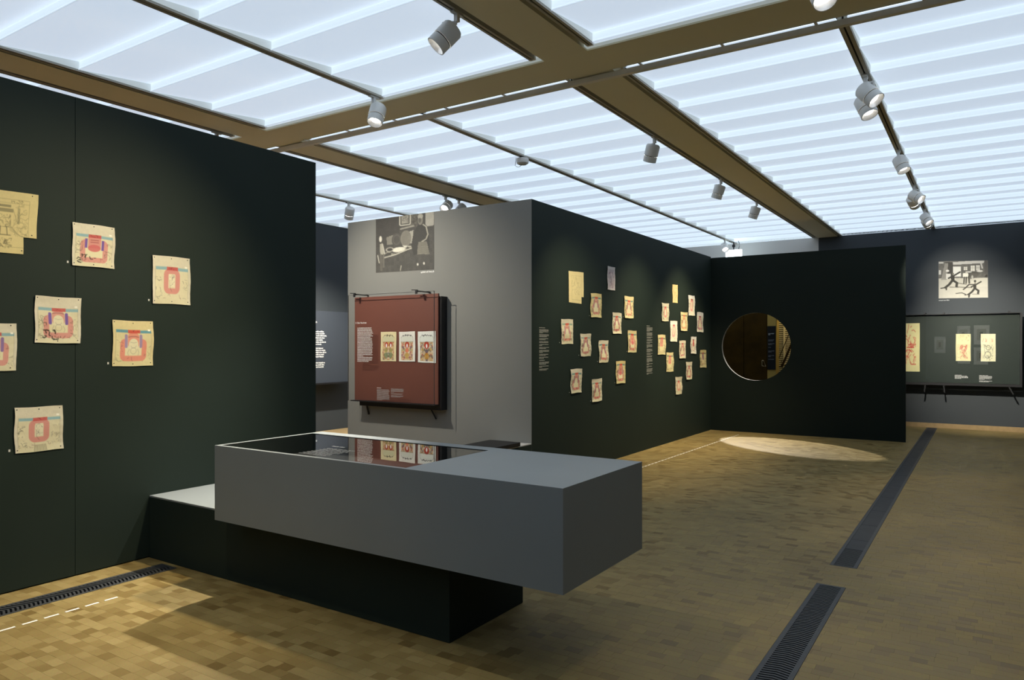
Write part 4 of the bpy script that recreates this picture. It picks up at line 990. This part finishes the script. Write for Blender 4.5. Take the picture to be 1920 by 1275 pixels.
def spot(x, y, target, power, size, label, arm=(-0.075, 0), drop=0.0, col=WARM, blend=0.55, head=None, lit=True, soft=0.035):
    t = empty('track_spotlight', (x, y, ZC)); tag(t, label, 'spotlight', 'track spotlights under the ceiling')
    MB().box(x - 0.016, x + 0.016, y - 0.05, y + 0.05, ZC - 0.016, ZC - 0.0025).build('track_adapter', M_lamp, t)
    b = MB(); b.box(x - 0.014, x + 0.014, y - 0.014, y + 0.014, ZC - 0.062 - drop, ZC - 0.0165)
    ax, ay = x + arm[0], y + arm[1]
    b.bar((x, y, ZC - 0.069 - drop), (ax, ay, ZC - 0.069 - drop), 0.028, 0.014)
    b.bar((ax, ay, ZC - 0.064 - drop), (ax, ay, ZC - 0.122 - drop), 0.014, 0.026)
    b.build('bracket_arm', M_lamp, t)
    hc = Vector((ax - arm[0] * 0.55, ay - arm[1] * 0.55, ZC - 0.158 - drop)) if head is None else Vector(head)
    d = (Vector(target) - hc).normalized(); q = d.to_track_quat('-Z', 'Y')
    H = bpy.data.objects.new('lamp_head', HM); COL.objects.link(H); H.parent = t; H.location = hc - t.location; H.rotation_mode = 'QUATERNION'; H.rotation_quaternion = q
    for nm, me in (('groove', GM), ('front_ring', FM), ('reflector', RM), ('lens', LM if lit else LMD)):
        o = bpy.data.objects.new(nm, me); COL.objects.link(o); o.parent = H
    if power > 0:
        ld = bpy.data.lights.new('spot_beam', 'SPOT'); ld.energy = power; ld.color = col; ld.spot_size = math.radians(size); ld.spot_blend = blend; ld.shadow_soft_size = soft
        lo = bpy.data.objects.new('spot_beam', ld); COL.objects.link(lo); lo.parent = H; lo.location = (0, 0, -0.093)
    return t
XB = b2[0] + 0.025
spot(XB, 3.66, (-4.70, 2.0, 0.85), 350, 90, 'large near spotlight on the wide beam, aimed at the left green wall', arm=(-0.072, -0.04), blend=1.0, head=(-2.868, 3.60, ZC - 0.168), soft=0.06)
spot(XTM, 4.50, (-4.05, 3.3, 0.6), 800, 50, 'bright downward spotlight at the end of the near middle track', arm=(0.05, 0.03), col=NEUT, blend=0.9)
spot(XB, 6.96, (XM, 7.9, 0.5), 205, 84, 'spotlight on the wide beam just beyond the cross beam, aimed at the prints', blend=1.0)
spot(XB, 9.18, (XM, 9.6, 0.5), 260, 84, 'middle of three spotlights on the far wide beam', blend=1.0)
spot(XB, 10.91, (XM, 11.3, 0.5), 340, 84, 'farthest of three spotlights on the far wide beam', blend=1.0)
spot(XTR, 4.30, (0.4, 2.6, 0.0), 35, 80, 'bright spotlight cut by the top picture edge near the cross rail', arm=(0.06, 0))
spot(XTR, 6.28, (1.6, 5.4, 0.6), 40, 80, 'upper tilted head of the nearest pair on the right track', arm=(0.06, -0.02))
spot(XTR, 6.47, (0.6, 5.6, 0.0), 25, 80, 'lower head of the nearest pair on the right track', arm=(-0.05, 0.02), drop=0.03)
spot(XTR, 8.88, (0.6, 8.0, 0.0), 60, 80, 'single spotlight in the middle of the right track', arm=(0.06, 0))
spot(XTR, 10.93, (2.4, 9.4, 1.0), 12, 50, 'upper head of the second pair on the right track', arm=(0.06, 0))
spot(XTR, 11.13, (0.10, YB, 1.2), 1250, 44, 'lower head of the second pair on the right track, turned to the back wall', arm=(-0.05, 0.0), drop=0.03, col=NEUT, blend=1.0)
spot(XTR, 12.93, (1.3, 11.6, 0.2), 12, 50, 'upper head of the farthest pair on the right track', arm=(0.06, 0))
spot(XTR, 13.14, (-0.33, YB, 2.55), 165, 46, 'lower head of the farthest pair on the right track, facing the photo', arm=(0.05, 0.0), drop=0.03, col=NEUT, blend=1.0)
spot(XTL, 7.65, (-9.7, 8.7, 0.35), 800, 80, 'spotlight on the far left track left of the grey wall', arm=(0.03, 0.0), col=NEUT, blend=1.0)
spot(b1[0] + 0.025, 8.05, (-5.6, 3.5, 0.3), 30, 45, 'bright spotlight over the grey wall top, left one of two', arm=(0.04, 0))
spot(b1[0] + 0.025, 8.36, (-7.6, 5.5, 0.3), 30, 45, 'dim spotlight over the grey wall top, right one of two', arm=(0.06, 0), lit=False)
spot(XTM, 14.45, (-3.30, YE, 1.48), 1250, 36, 'small bright spotlight beside the exit sign at the far end of the middle track', arm=(0.0, -0.03), col=NEUT, blend=0.3)
# further lamps out of view; those labelled added only brighten a surface
spot(b1[0] + 0.025, 4.40, (-5.85, YG, 1.75), 300, 84, 'spotlight hidden behind the left wall top, aimed at the red case', arm=(0.05, 0), col=NEUT, blend=1.0)
spot(XB, 1.35, (-3.7, 1.5, 0.0), 100, 80, 'spotlight above the frame on the near wide beam, aimed at the aisle floor', arm=(-0.06, 0), blend=1.0)
spot(XB, 2.40, (-1.95, 3.1, 0.9), 75, 44, 'unseen added spotlight on the near wide beam, brightening the display table top', arm=(0.06, 0), col=NEUT, blend=1.0)  # added to brighten the table top
spot(b1[0] + 0.025, 2.20, (-7.2, 2.8, 0.0), 500, 100, 'unseen added spotlight behind the left wall, floor bounce for the left beam', arm=(-0.06, 0), blend=1.0)  # added so light off the hidden floor brightens the left beam
spot(XTR, -2.2, (-0.45, -4.95, 1.5), 380, 60, 'unseen added spotlight on the right track, brightening the mirrored pictures', arm=(-0.06, 0), col=NEUT, blend=1.0)  # added to make the pictures bright enough to show in the glass
spot(-3.15, 15.55, (-3.3, 15.85, 1.2), 150, 95, 'unseen added warm lamp over the stairwell beyond the round opening', arm=(0.03, 0), col=(1.0, 0.80, 0.42), blend=1.0)  # added to brighten the louvres with warm light
